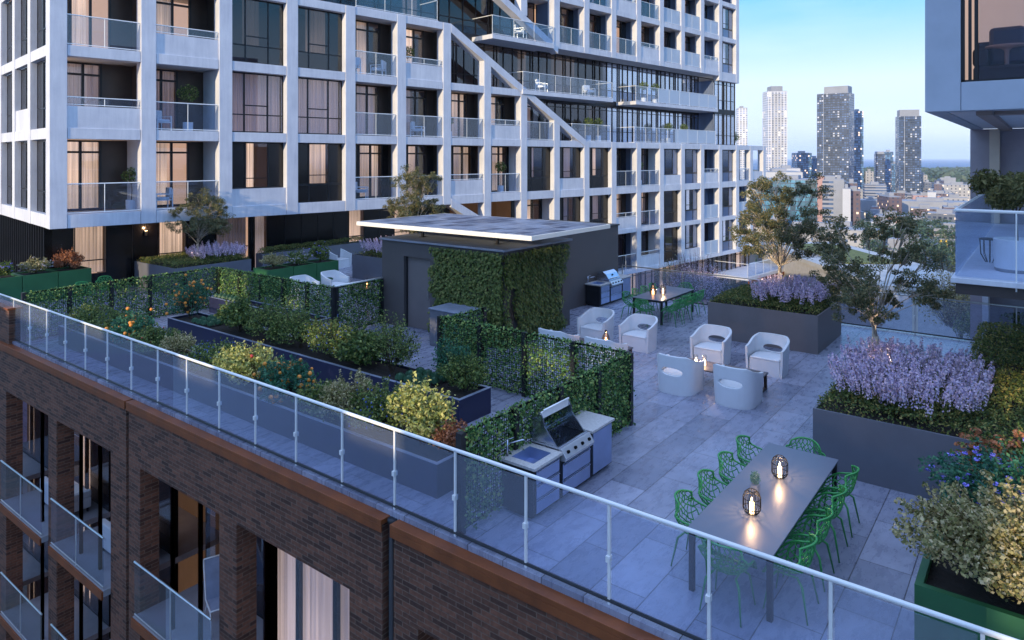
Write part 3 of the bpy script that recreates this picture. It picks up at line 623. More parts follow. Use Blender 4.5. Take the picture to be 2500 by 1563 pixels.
# storey under the frame, on the terrace side
VG = 2.0; g0 = MB(); ws = [(1.2, 2.3, 'cwarm'), (4.25, 5.35, 'cwarm'), (6.6, 8.15, 'cdim'), (8.35, 9.0, 'cwht'), (13.3, 14.25, 'cwarm'), (16.1, 17.4, 'cwarm')]
xs = [.24]+[v for a in ws for v in a[:2]]+[20.]
for a_, b_ in zip(xs[::2], xs[1::2]):
    if b_-a_ < .02: continue
    g0 = MB(); lb(g0, a_, b_, VG, VG+.1, 0, 2.66)
    n = int((b_-a_)/1.05)
    for i in range(1, n+1): lb(g0, a_+(b_-a_)*i/(n+1)-.012, a_+(b_-a_)*i/(n+1)+.012, VG-.012, VG-.0, .02, 2.64, 1)
    g0.build('wall_panel', [M['black'], M['mull']], TB, True)
for a_, b_, cm in ws:
    zb = .62 if cm != 'cwht' else .05
    p = MB(); lb(p, a_, b_, VG, VG+.08, 0, zb, 1)
    for x in (a_+.02, b_-.05): lb(p, x, x+.03, VG-.02, VG+.06, zb, 2.66)
    if cm != 'cwht': lb(p, a_, b_, VG-.018, VG+.05, zb+.5, zb+.54)
    o = p.build('window', [M['mull'], M['black']], TB, True); pane(o, a_, b_, VG+.01, zb, 2.66); curtain(o, a_+.03, b_-.03, VG+.3, zb, 2.66, cm)
    r_ = MB(); lb(r_, a_, b_, VG+1.2, VG+1.25, 0, 2.66); r_.build('room', M['rooml'], o, True)
p = MB(); lb(p, .03, 20, .56, VG+2.3, 2.64, 2.665); p.build('soffit', M['char'], TB, True)
p = MB()
for i in range(26):                                             # fins of the left ground face
    v = VG+.0+.42*i; p.box(.22, .5, v, v+.05, ZO-.1, ZO+2.64)
p.box(.5, .56, VG, VG+12, ZO-.1, ZO+.35); p.build('glazing_fins', M['mull'], TB, True)
o = MB(); o.box(.42, .43, VG+.06, VG+12, ZO+.3, ZO+2.64); o = o.build('window', M['bglass'], TB, True); c = MB(); pleats(c, (.75, VG+.1), (.75, VG+11), ZO, ZO+2.64, .04, .2); c.build('curtain', M['cwarm'], o, True)
# left face windows
for lv in (0, 1, 2, 3):
    for j in range(4):
        v0 = (FD if j == 0 else .64+2.93*j); v1 = .18+2.93*(j+1); z0 = LV[lv][1]; z1 = LV[lv+1][0] if lv < 3 else 14.8
        p = MB(); s = .27; sp_ = (lv*3+j*2) % 4 == 1
        for f_ in (0, .3, .62, 1.): x = v0+(v1-v0)*f_; p.box(s-.04, s+.04, max(v0, x-.035), min(v1, x+.035), z0+ZO, z1+ZO)
        p.box(s-.03, s+.03, v0+(v1-v0)*.62, v1, z0+ZO, z1+ZO, 1); p.box(s-.038, s+.038, v0, v1, z1-.08+ZO, z1+ZO); p.box(s-.038, s+.038, v0, v1, z0+.75+ZO, z0+.8+ZO)
        if sp_: p.box(.06, .2, v0, v1, z0+ZO, z0+.85+ZO, 2)
        o = p.build('window', [M['mull'], M['black'], M['white']], TB, True)
        g = MB(); g.box(s-.01, s, v0, v1, z0+ZO, z1+ZO); g.build('pane', M['bglass'], o, True)
        if 1: c = MB(); pleats(c, (s+.3, v0), (s+.3, v0+(v1-v0)*.5), z0+ZO, z1+ZO, .03, .12); c.build('curtain', M['cwarm'], o, True)
p = MB(); p.box(2.2, 2.3, 4.3, 13, 3+ZO, 15+ZO); p.build('room', M['room'], TB, True)
# lowest glazed storeys below the frame at the far side
cwall(28.5, 54, -6.0, -3.12, .5, .8, 'glass_wall', 'pglass', 77, .75)
cwall(28.5, 54, -9.2, -6.3, .5, .8, 'glass_wall', 'pglass', 78, .4); p = MB(); lb(p, 28.5, 54, .3, 1.4, -6.3, -6.0); lb(p, 28.5, 54, 1.6, 1.7, -30, -3.1); p.build('slab_edge', M['char'], TB, True)
b = MB()
for i, v in enumerate((50.9, 51.2)): pass
U = Vector((math.cos(rad(-7.45)), math.sin(rad(-7.45)), 0)); V = Vector((-U.y, U.x, 0))
def tw(s, v, z): return Vector((9.58, 27.81, 0))+U*s+V*v+Vector((0, 0, z))
# ---------------------------------------------------------------- lift pavilion with creeper and solar canopy
pv = empty('pavilion', (18, 14, 0), label='low charcoal rendered lift pavilion with creeper on its corner', cat='pavilion')
b = MB(); HB = 2.6
b.box(14.8, 18.1, 11.6, 15.45, 0.0, HB); b.box(14.8, 18.1, 15.4501, 16.42, 0, HB); 
b = MB()
b.prism([(14.8, 11.6), (18.1, 11.6), (18.1, 12.75), (23.26, 12.75), (23.26, 16.42), (14.8, 16.42), (14.8, 15.45), (15.0, 15.45), (15.0, 14.35), (14.8, 14.35)], 2, 0, HB)
b.build('wall', M['boxw'], pv)
b = MB(); b.box(14.72, 18.14, 11.52, 16.48, HB+.001, HB+.06); b.build('roof', M['boxr'], pv, bevel=.008)
b = MB(); b.box(18.145, 23.3, 12.7, 16.46, HB+.001, HB+.05); b.build('roof', M['char'], pv, bevel=.008)
b = MB(); b.box(14.8, 15.0, 14.35, 15.45, 2.16, HB-.001); b.build('lintel', M['boxw'], pv)
b = MB(); b.box(14.93, 14.98, 14.40, 15.40, .01, 2.14); o = b.build('door', M['planterb'], pv, bevel=.004)
b = MB(); b.tube([(14.9, 14.52, .95), (14.9, 14.52, 1.2)], .012, 6); b.build('handle', M['rail'], o)
b = MB(); b.box(14.905, 14.945, 14.355, 14.40, 0.0, 2.155); b.box(14.905, 14.945, 15.40, 15.445, 0, 2.155); b.build('door_frame', M['char'], pv)
def creeper_pts():
    P = []; NN = []
    n = 16000
    for (kind, area) in (('f', 2.62*2.5), ('r', 2.85*2.5)):
        m = int(n*area/14)
        a = RNG.random(m); z = RNG.random(m)*2.5+.04
        if kind == 'f':
            y = 11.55+a*2.72; ed = .12*np.sin(z*5)+.08*np.sin(z*11); ok = (y < 14.2+ed)
            P.append(np.stack([14.78-.03-RNG.random(m)*.16, y, z], 1)[ok]); NN.append(np.tile([-1, 0, .45], (ok.sum(), 1)))
        else:
            x = 14.7+a*3.15; ed = .15*np.sin(z*3.1+1)+.1*np.sin(z*9)-.35*(2.5-z)/2.5; ok = (x < 17.7+ed)
            gap = (np.abs(x-15.05-.12*np.sin(z*4)) < .15) & (z < 1.6) | (np.abs(x-16.9-.05*np.sin(z*6)) < .07) & (z > 1.2) & (z < 2.1)
            ok &= ~gap
            P.append(np.stack([x, 11.57-.03-RNG.random(m)*.16, z], 1)[ok]); NN.append(np.tile([0, -1, .45], (ok.sum(), 1)))
    P = np.concatenate(P); NN = np.concatenate(NN)
    return P, NN
P, NN = creeper_pts()
cw = quads('wall_creeper', leafq(P, .085, .7, NN, .72), M['leaf_wall'])
tag(cw, 'dense green creeper covering the corner of the charcoal pavilion', 'climbing plant')
b = MB()
for i in range(34):
    if i == 14: b.build('creeper_stems', M['stem'], cw, smooth=True); b = MB()
    if i < 14: x, y = 14.77, 11.7+random.random()*2.4; q = [(x-.02-.02*random.random(), y+.06*math.sin(k*1.3+i), .02+k*.26) for k in range(int(4+random.random()*6))]
    else: y = 11.56; x = random.choice([15.05, 15.05, 15.0, 17.5, 17.6, 16.9, 17.4])+random.gauss(0, .06); q = [(x+.05*math.sin(k*1.1+i), y-.02-.02*random.random(), .02+k*.26) for k in range(int(5+random.random()*5))]
    b.tube(q, [.016*(1-.07*k) for k in range(len(q))], 5)
b.build('creeper_stems', M['stem'], cw, smooth=True)
cn = empty('solar_canopy', (16.4, 13.7, 2.66), label='flat white edged canopy with solar panels raised above the pavilion roof', cat='canopy')
X0, X1, Y0, Y1 = 14.35, 18.4, 10.35, 17.1
b = MB(); b.box(X0, X1, Y0, Y0+.06, 3.03, 3.15); b.box(X0, X1, Y1-.06, Y1, 3.03, 3.15); b.box(X0, X0+.06, Y0+.06, Y1-.06, 3.03, 3.15); b.box(X1-.06, X1, Y0+.06, Y1-.06, 3.03, 3.15); b.box(X0+.06, X1-.06, Y0+.06, Y1-.06, 3.03, 3.07)
b.build('frame', mat('cream_white_metal', (.82, .78, .70), .45, var=.03), cn, bevel=.004)
pm, tt, pp, oo = nt('solar_cells'); vv = swz(tt, (0, 1, 2)); ck = N(tt, 'ShaderNodeTexBrick', i_Scale=1.); ck.offset = .5; ck.inputs['Brick Width'].default_value = .62; ck.inputs['Row Height'].default_value = .42; ck.inputs['Mortar Size'].default_value = .012
ck.inputs['Color1'].default_value = c4((.03, .045, .10)); ck.inputs['Color2'].default_value = c4((.26, .30, .40)); ck.inputs['Mortar'].default_value = c4((.5, .52, .56)); tt.links.new(vv, ck.inputs['Vector']); tt.links.new(ck.outputs['Color'], pp.inputs['Base Color']); pp.inputs['Roughness'].default_value = .34
nx = 5; ny = 8
for i in range(nx):
    for j in range(ny):
        b = MB(); dx = (X1-X0-.16)/nx; dy = (Y1-Y0-.16)/ny
        b.box(X0+.08+dx*i+.008, X0+.08+dx*(i+1)-.008, Y0+.08+dy*j+.008, Y0+.08+dy*(j+1)-.008, 3.10, 3.155); b.build('solar_panel', pm, cn)
for (x, y) in ((15.66, 15.5), (15.66, 12.5), (17.5, 12.5), (17.5, 15.5)):
    b = MB(); b.box(x-.035, x+.035, y-.035, y+.035, 2.661, 3.029); b.box(x-.08, x+.08, y-.08, y+.08, 2.661, 2.675); b.build('post', M['char'], cn)
b = MB(); b.box(13.8, 14.72, 12.05, 13.4, 0, 1.0); ct = empty('stone_counter', (14.2, 12.7, 0), label='dark grey block counter in front of the pavilion creeper', cat='counter')
b.build('body', M['planter'], ct, bevel=.01); b = MB(); b.box(13.77, 14.75, 12.02, 13.43, 1.001, 1.03); b.build('top', M['boxr'], ct, bevel=.004)
# ---------------------------------------------------------------- ivy trellis fences
def trellis(P0, P1, n, label, dens=420, lvl=1.0, h=1.38, endpost=True):
    P0 = Vector((P0[0], P0[1], 0)); P1 = Vector((P1[0], P1[1], 0)); d = P1-P0; L = d.length; u = d/L; nr = Vector((-u.y, u.x, 0))
    t_ = empty('ivy_trellis', tuple((P0+P1)/2), 0, label, 'trellis fence', 'ivy covered trellis fences round the kitchen garden')
    for i in range(n+1):
        if i == n and not endpost: continue
        c = P0+u*(L*i/n); b = MB(); b.prism([((c+u*a+nr*e).x, (c+u*a+nr*e).y) for a, e in ((-.05, -.05), (.05, -.05), (.05, .05), (-.05, .05))], 2, 0, h+.005); b.build('post', M['char'], t_)
    for i in range(n):
        a0 = L*i/n+.055; a1 = L*(i+1)/n-.055; b = MB()
        def bar(s0, s1, z0, z1, e=.004):
            q = [P0+u*s0-nr*e, P0+u*s1-nr*e, P0+u*s1+nr*e, P0+u*s0+nr*e]
            b.add([(p.x, p.y, z0) for p in q]+[(p.x, p.y, z1) for p in q], [(0, 3, 2, 1), (4, 5, 6, 7), (0, 1, 5, 4), (1, 2, 6, 5), (2, 3, 7, 6), (3, 0, 4, 7)])
        k = int((a1-a0)/.05)
        for j in range(k+1): s = a0+(a1-a0)*j/k; bar(s-.003, s+.003, .06, h-.02)
        for j in range(27): z = .08+(h-.12)*j/26; bar(a0, a1, z-.003, z+.003, .0055)
        bar(a0, a1, h-.03, h-.005, .012); bar(a0, a1, .04, .06, .012); b.build('mesh_panel', M['wirebk'], t_)
    m = int(L*h*dens*4.6); s = RNG.random(m)*L; z = RNG.random(m)*h*1.0+.03
    f = .5+.5*np.sin(s*9+1.3*np.sin(z*3+s))*np.cos(s*3.7)+.35*np.sin(z*4+s*2.3); ok = RNG.random(m) < np.clip(lvl*(.8+.4*f), 0, 1)
    s = s[ok]; z = z[ok]; m = len(s); e = RNG.normal(size=m)*.045
    P = np.array(P0)[None]+np.array(u)[None]*s[:, None]+np.array(nr)[None]*e[:, None]; P[:, 2] = z
    up = np.sign(e)[:, None]*np.array(nr)[None]+np.array([0, 0, .5])
    o = quads('ivy', leafq(P, .052, .75, up, .45), M['leaf_ivy'], t_)
    b = MB()
    for i in range(int(L*7)):
        s0 = random.random()*L; q = [P0+u*(s0+.04*math.sin(k_*1.2+i))+nr*(.012*(-1)**i)+Vector((0, 0, .02+k_*.2)) for k_ in range(int(3+random.random()*4.5))]; b.tube(q, .004, 4)
    b.build('vine_stems', M['stem'], t_)
    return t_
trellis((7.15, 22.6), (12.9, 22.6), 5, 'ivy trellis at the left end of the garden, running in from the near railing', 430)
trellis((12.9, 22.5), (12.9, 16.4), 5, 'ivy trellis along the back of the narrow navy planter', 420, 1.1)
trellis((13.0, 16.37), (14.72, 16.37), 1, 'short ivy trellis joining the pavilion front left corner', 420, 1.1)
trellis((7.15, 6.35), (12.05, 6.35), 4, 'ivy trellis directly behind the near grill counter', 430, 1.0)
trellis((12.1, 6.42), (12.1, 11.4), 4, 'darker ivy trellis between the garden and the white tub chairs', 420, 1.0)
trellis((12.18, 11.42), (13.75, 11.42), 1, 'short ivy trellis next to the dark block counter', 380, 1.0, 1.3)
b = MB(); b.tube([(12.95, 16.37, 1.41), (14.76, 16.37, 1.41)], .03, 8); tag(b.build('top_rail', M['railw'], smooth=True), 'white tube handrail on top of the short trellis by the pavilion', 'handrail')
# ---------------------------------------------------------------- planters
def planter(x0, x1, y0, y1, h, m, label, name='planter', rim=None, t=.06, soil=.06, group=None, cat='planter'):
    e = empty(name, ((x0+x1)/2, (y0+y1)/2, 0), 0, label, cat, group)
    b = MB(); 
    b.prism([(x0, y0), (x1, y0), (x1, y1), (x0, y1)], 2, 0.0, h-soil)
    b.box(x0, x1, y0, y0+t, h-soil+.0001, h); b.box(x0, x1, y1-t, y1, h-soil+.0001, h); b.box(x0, x0+t, y0+t, y1-t, h-soil+.0001, h); b.box(x1-t, x1, y0+t, y1-t, h-soil+.0001, h)
    b.build('body', M[m], e)
    if rim: b = MB(); q = .004; b.box(x0-q, x1+q, y0-q, y0+t, h+.001, h+.012); b.box(x0-q, x1+q, y1-t, y1+q, h+.001, h+.012); b.box(x0-q, x0+t, y0+t, y1-t, h+.001, h+.012); b.box(x1-t, x1+q, y0+t, y1-t, h+.001, h+.012); b.build('rim', M[rim], e)
    b = MB(); k = 10; vs = []
    for i in range(k+1):
        for j in range(k+1): vs.append((x0+t+.001+(x1-x0-2*t-.002)*i/k, y0+t+.001+(y1-y0-2*t-.002)*j/k, h-soil+.004+.02*random.random()))
    b.add(vs, [(i*(k+1)+j, (i+1)*(k+1)+j, (i+1)*(k+1)+j+1, i*(k+1)+j+1) for i in range(k) for j in range(k)]); b.build('soil', M['soil'], e)
    return e
planter(9.95, 10.9, 8.87, 20.15, .51, 'navy', 'long navy raised bed in the middle of the kitchen garden', 'raised_bed', 'navyrim', cat='raised bed')
planter(12.3, 12.82, 16.4, 22.1, .51, 'navy', 'narrow navy raised bed against the back trellis', 'raised_bed', 'navyrim', cat='raised bed')
planter(7.66, 8.62, 7.28, 21.6, .51, 'navy', 'long navy raised bed nearest the glass railing', 'raised_bed', 'navyrim', cat='raised bed')
planter(19.3, 21.95, 4.7, 7.68, 1.01, 'planterb', 'big brown grey planter in the middle of the terrace behind the tub chairs', t=.04)
planter(12.16, 16.0, -1.9, 3.04, 1.01, 'planter', 'large blue grey planter at right beside the near dining table', t=.04)
planter(16.003, 20.2, -1.9, 1.14, 1.009, 'planter', 'rear wing of the large grey planter under the concrete balcony', t=.04)
planter(12.95, 16.1, 25.7, 28.9, 1.01, 'planter', 'grey planter at the foot of the white tower on the left', t=.04)
planter(19.5, 22.6, 20.0, 23.5, 1.01, 'planter', 'grey planter standing behind the pavilion left side', t=.04)
planter(17.2, 22.9, 26.6, 27.1, 1.01, 'planter', 'low dark hedge planter against the tower ground wall', t=.03)
for i, (x0, lb_) in enumerate(((7.85, 'green planter with violet flowers at the far left edge'), (8.97, 'green planter with white and lilac flowers under the tower corner'), (10.09, 'green planter with a rust coloured shrub under the tower corner'))):
    planter(x0, x0+1.1, 28.45, 29.5, 1., 'green', lb_, 'green_planter', group='green planters in a row under the tower')
for i, (x0, lb_) in enumerate(((14.9, 'green planter with a grey green shrub by the white tub chairs'), (15.97, 'green planter with white flowers, middle of its row'), (17.04, 'green planter with lilac flowers next to a white tub chair'))):
    planter(x0, x0+1.05, 22.65, 23.65, 1., 'green', lb_, 'green_planter', group='green planters in a row behind the back trellis')
for i, (x0, x1, lb_) in enumerate(((7.95, 9.1, 'near green planter with cream hydrangeas at the lower right corner'), (9.13, 10.2, 'green planter with purple flowers behind the cream hydrangeas'), (10.23, 11.4, 'green planter with rust flowers beside the blue grey planter'))):
    planter(x0, x1, -1.2, 1.03, .9, 'green', lb_, 'green_planter', t=.07, soil=.1, group='green planters at the lower right')
# ---------------------------------------------------------------- plants
def blob(c, r, n, hollow=.25, flat=1.):
    q = rvec(n)*(hollow+(1-hollow)*RNG.random(n)**.45)[:, None]; return np.array(c)[None]+q*np.array([r[0], r[1], r[2]*flat])[None]
def shrub(c, r, n, m, label, size=.055, asp=.55, lumps=9, fruit=None, fr_n=0, fr_r=.03, name='shrub', cat='shrub', up=.35, frname='fruit', flower=None, fl_n=0, fl_s=.035, stems=7, hollow=.3):
    "several leafy lumps with gaps, stems, and optional fruit or flowers; c = base point"
    rx, ry, rz = r; P = []; UP = []; big = name in ('shrub', 'orange_tree') and c[2] == .5
    if big: rx *= 1.2; ry *= 1.35; rz *= (.7 if c[0] < 9 else .85); lumps += 6
    n = int(n*(2.6 if big else 1.8)); fr_n = int(fr_n*1.5)
    for i in range(lumps):
        a = RNG.random()*2*PI; q = math.sqrt(RNG.random())*.8; zz = RNG.random()
        lc = (c[0]+rx*q*math.cos(a), c[1]+ry*q*math.sin(a), c[2]+rz*(.5+1.25*zz*(1-.5*q*q)))
        k = rx*(.3+.22*RNG.random()); pts = blob(lc, (k, k*ry/rx, rz*(.3+.25*RNG.random())), n//lumps, hollow); P.append(pts); UP.append(pts-np.array([c[0], c[1], c[2]+rz*.3]))
    P = np.concatenate(P); k_ = RNG.random(len(P)) < .62; P = P[k_]; UP = unit(np.concatenate(UP)[k_])+np.array([0, 0, .6])
    ns = int(10+34*rx*ry/.2); SH = []; per = max(6, int(n*.5/ns)); sb_ = MB()
    for i in range(ns):
        a = RNG.random()*2*PI; q = RNG.random()**.5; tip = np.array([c[0]+rx*q*1.12*math.cos(a), c[1]+ry*q*1.12*math.sin(a), c[2]+rz*(2.25-1.1*q*q)*(.8+.4*RNG.random())]); r0 = np.array([c[0]+rx*.35*q*math.cos(a), c[1]+ry*.35*q*math.sin(a), c[2]+rz*.4])
        tt_ = (.35+.65*RNG.random(per))[:, None]; SH.append(r0+(tip-r0)*tt_+RNG.normal(size=(per, 3))*(.07*(1.15-tt_))); sb_.tube([r0, (r0+tip)/2+RNG.normal(size=3)*.015, tip], [.006, .004, .002], 4)
    SH = np.concatenate(SH); P = np.concatenate([P, SH]); UP = np.concatenate([UP, np.tile([0, 0, 1.], (len(SH), 1))]); P[:, 2] = np.maximum(P[:, 2], c[2]+.01)
    e = empty(name, c, 0, label, cat); sb_.build('shoots', M['stem'], e)
    quads('foliage', leafq(P, size, asp, UP, up), M[m], e)
    b = MB()
    for i in range(stems):
        a = RNG.random()*2*PI; q = .75*RNG.random(); ex = (c[0]+rx*q*math.cos(a), c[1]+ry*q*math.sin(a), c[2]+rz*(1.1+.5*RNG.random())); b.tube([(c[0]+.03*math.cos(a), c[1]+.03*math.sin(a), c[2]-.03), tuple((np.array(ex)*.45+np.array(c)*.55)+np.array([.02, .01, .03])), ex], [.011, .007, .003], 5)
    b.build('stems', M['stem'], e)
    if fruit:
        b = MB(); idx = RNG.choice(len(P), fr_n)
        for i in idx:
            d = P[i]-np.array([c[0], c[1], c[2]+rz*.7]); p = P[i]+d*.12; b.ball(p, fr_r*(.8+.4*RNG.random()), 8)
        if fr_r < .03: tag(b.build(frname, M[fruit], e, smooth=True), kind='stuff')
        else:
            ob = None
            for i in idx:
                p = P[i]+(P[i]-np.array([c[0], c[1], c[2]+rz*.7]))*.12-np.array(c)
                if ob is None: q = MB(); q.ball((0, 0, 0), fr_r, 10); ob = q.build('fruit', M[fruit], e, True, True)
                else: ob = ob.copy(); COL.objects.link(ob)
                ob.location = p; ob.scale = [.8+.4*RNG.random()]*3
    if flower:
        idx = RNG.choice(len(P), fl_n); Q = P[idx]; k = 14; off = rvec(fl_n*k)*np.array([1, 1, .45])*fl_s; ctr = np.repeat(Q+(Q-np.array([c[0], c[1], c[2]+rz*.5]))*.1, k, 0)
        quads('flowers', leafq(ctr+off, fl_s*.95, .8, off+np.array([0, 0, fl_s]), .6), M[flower], e)
    return e
def hedge(poly, z, th, n, label, size=.05, name='hedge', m='leaf_hedge', holes=None):
    "clipped ground hedge over rectangles poly [(x0,x1,y0,y1)]"
    P = []; UP = []; A = [(b_-a)*(d-c) for a, b_, c, d in poly]
    for (x0, x1, y0, y1), ar in zip(poly, A):
        k = int(n*ar/sum(A)); x = x0+(x1-x0)*RNG.random(k); y = y0+(y1-y0)*RNG.random(k); top = th*(.8+.12*np.sin(x*3.1+y)*np.sin(y*4.3)+.08*np.sin(x*9)*np.sin(y*8)); zz = z+top*(1-RNG.random(k)**2*.55)+RNG.normal(size=k)*.012
        edge = np.minimum(np.minimum(x-x0, x1-x), np.minimum(y-y0, y1-y)); sd = edge < .09; zz[sd] = z-.02+(zz[sd]-z+.02)*RNG.random(sd.sum())
        P.append(np.stack([x, y, zz], 1)); UP.append(np.tile([0, 0, 1.], (k, 1)))
    P = np.concatenate(P); UP = np.concatenate(UP)
    return tag(quads(name, leafq(P, size, .6, UP, .35), M[m]), label, 'hedge')
def lavender(x0, x1, y0, y1, z, n, label, L=.36, rnd=.0, zb=.1):
    cx_, cy_ = (x0+x1)/2, (y0+y1)/2; hx, hy = (x1-x0)/2, (y1-y0)/2; V = []; SP = MB(); G = []
    i = 0
    while i < n:
        a, c = RNG.random()*2-1, RNG.random()*2-1
        if abs(a)**3+abs(c)**3 > 1: continue
        i += 1; base = np.array([cx_+a*hx*.86, cy_+c*hy*.86, z+zb*RNG.random()]); out = np.array([a*.75+RNG.normal()*.16, c*.75+RNG.normal()*.16, 1.05]); out /= np.linalg.norm(out)
        hgt = (.26+.16*RNG.random())*(1.1-.3*max(abs(a), abs(c))); st = base+out*hgt; bend = np.array([out[0]*.5, out[1]*.5, .8]); bend /= np.linalg.norm(bend)
        ln = L*(.7+.5*RNG.random()); k = 64; tt_ = RNG.random(k); rad_ = .052*(1-tt_*.85)+.006; th = RNG.random(k)*2*PI
        s1 = np.cross(bend, [0, 0, 1.]); s1 = s1/max(np.linalg.norm(s1), 1e-6) if np.linalg.norm(s1) > 1e-6 else np.array([1, 0, 0.]); s2 = np.cross(bend, s1)
        rd = np.cos(th)[:, None]*s1+np.sin(th)[:, None]*s2; pts = st+bend*(tt_*ln)[:, None]+rd*rad_[:, None]
        V.append(leafq(pts, .036, .8, rd+bend*.6, .7)); SP.tube([base, st, st+bend*ln*.9], [.006, .005, .003], 4)
        g = 12; G.append(base+out*(RNG.random(g)*hgt*.9)[:, None]+RNG.normal(size=(g, 3))*.05)
    e = empty('lavender', (cx_, cy_, z), 0, label, 'lavender')
    quads('flower_spikes', np.concatenate(V), M['lav'], e); SP.build('stems', M['leaf_dark'], e); G = np.concatenate(G); quads('foliage', leafq(G, .055, .35, np.tile([0, 0, 1.], (len(G), 1)), .3), M['leaf_hedge'], e)
    return e
lavender(12.3, 15.3, .75, 2.95, 1.0, 400, 'large mauve lavender clump in the big planter beside the dining table')
hedge([(12.2, 16.1, -1.85, .9), (15.3, 16.1, .9, 3.0), (12.2, 15.3, .9, 3.0)], 1.0, .22, 26000, 'dark clipped groundcover around the large lavender clump')
hedge([(16.1, 20.3, -1.9, 1.25)], 1.0, .3, 16000, 'clipped green hedge on the rear planter wing below the balcony')
lavender(19.4, 21.9, 4.75, 6.6, 1.0, 250, 'pinkish lavender clump on the planter in the middle of the terrace', .3)
hedge([(19.34, 22.0, 4.75, 7.64)], 1.0, .2, 15000, 'dark groundcover in the middle planter around the pinkish lavender')
lavender(14.2, 16.05, 25.75, 27.6, 1.0, 190, 'lavender clump in the grey planter at the foot of the tower', .3)
hedge([(12.99, 16.06, 25.75, 28.85)], 1.0, .2, 12000, 'clipped dark hedge in the grey planter at the foot of the tower')
lavender(19.5, 21.5, 20.9, 23.45, 1.0, 150, 'lavender clump seen past the left side of the pavilion', .3)
hedge([(19.5, 22.6, 20.0, 23.5)], 1.0, .15, 5000, 'dark groundcover beneath the lavender behind the pavilion')
hedge([(17.2, 22.9, 26.6, 27.1)], 1.0, .3, 5000, 'low dark hedge along the tower ground wall')
# trees: trunk, limbs to leaf pads
def tree(base, pads, label, trunk_h=.5, tr=.05, leaf=.05, n=420, m='leaf_tree', name='tree', lean=(0, 0), asp=.35, bm='bark', fork=2, group=None, flat=.6):
    e = empty(name, base, 0, label, 'tree', group); bx, by, bz = base; b = MB()
    fk = [np.array([bx+lean[0]*(.5+.3*i)+.06*(i-.5*(fork-1)), by+lean[1]+.05*(i-.5), bz+trunk_h*(1+.25*i)]) for i in range(fork)]
    for i, f_ in enumerate(fk): b.tube([(bx+.02*i, by, bz-.08), tuple((np.array([bx, by, bz])+f_)/2+np.array([.02*(-1)**i, .015, 0])), tuple(f_)], [tr*1.15, tr*.95, tr*.72], 8)
    P = []; UP = []
    for j, (dx, dy, dz, r) in enumerate(pads):
        c = np.array([bx+dx, by+dy, bz+dz]); f_ = min(fk, key=lambda q: np.linalg.norm(q-c)+RNG.random()*.3); d = c-f_; side = np.cross(d, [0, 0, 1.])*.12*(RNG.random()-.5)
        mid = f_+d*.45+side+np.array([0, 0, .06*np.linalg.norm(d)]); b.tube([f_, (f_+mid)/2+side*.3, mid, (mid+c)/2-side*.3, c-np.array([0, 0, r*.2])], [tr*.42, tr*.26, tr*.18, tr*.11, tr*.05], 6)
        for k in range(6):
            q = rvec(1)[0]*np.array([1, 1, .5])*r*.9; b.tube([mid+(c-mid)*.5, c+q*.4-np.array([0, 0, r*.15]), c+q], [tr*.14, tr*.09, tr*.04], 4)
        sub = 9; cs = c+rvec(sub)*np.array([1, 1, .75])*(r*(.35+.75*RNG.random(sub)))[:, None]
        for s_ in cs: k_ = .24+.2*RNG.random(); q = blob(s_, (r*k_, r*k_, r*k_*.8), int(n*.62)//sub, .1); P.append(q); UP.append(q-s_+np.array([0, 0, r*.15]))
    P = np.concatenate(P); UP = np.concatenate(UP)
    b.build('trunk', M[bm], e, smooth=True); quads('crown', leafq(P, leaf, asp, UP, .25), M[m], e); return e
def padset(seed, n, w, d, z0, z1, r, dome=True):
    rr = random.Random(seed); out = []
    k = 0
    while len(out) < n and k < 4000:
        k += 1; a, c = rr.uniform(-1, 1), rr.uniform(-1, 1); z = rr.random()
        if a*a+c*c > 1-(.55*z*z if dome else 0): continue
        q = (a*w, c*d, z0+(z1-z0)*z, r*rr.uniform(.75, 1.25))
        if all((q[0]-o[0])**2+(q[1]-o[1])**2+((q[2]-o[2])*1.3)**2 > (r*.95)**2 for o in out): out.append(q)
    return out
X, Y = at(1905, 20.6); tree((X, Y, 1.0), padset(3, 34, 1.5, 1.4, 1.35, 3.6, .42), 'airy tree with pale forked trunk in the middle planter, in front of the city', .75, .06, n=1500, leaf=.06, asp=.45)
X, Y = at(2120, 13.5); tree((15.0, 2.6, 1.0), [(a*1.0, c, z, r) for a, c, z, r in padset(11, 29, 1.25, 1.05, 1.2, 2.95, .34)], 'airy tree with pale forked trunk in the large lavender planter at right', .7, .05, n=1500, leaf=.048, asp=.45)
tree((14.55, 27.0, 1.0), padset(5, 26, 1.15, .9, 1.1, 2.6, .38), 'small airy tree in front of the dark tower ground wall, left', .7, .05, n=1100, leaf=.07)
X, Y = at(1012, 30.5); tree((X, Y, 1.0), padset(8, 32, 1.25, 1.1, 1.0, 3.7, .45), 'airy tree rising behind the solar canopy', .6, .05, n=1100, leaf=.08)
for p_, q_, e_ in (((20.5, 6.5, 1.15), (21.3, 6.2, 2.6), 75), ((14.2, 2.3, 1.15), (15.1, 2.6, 2.3), 60), ((14.2, 26.6, 1.1), (14.6, 27.1, 2.4), 70)): spot(p_, q_, e_, 75)
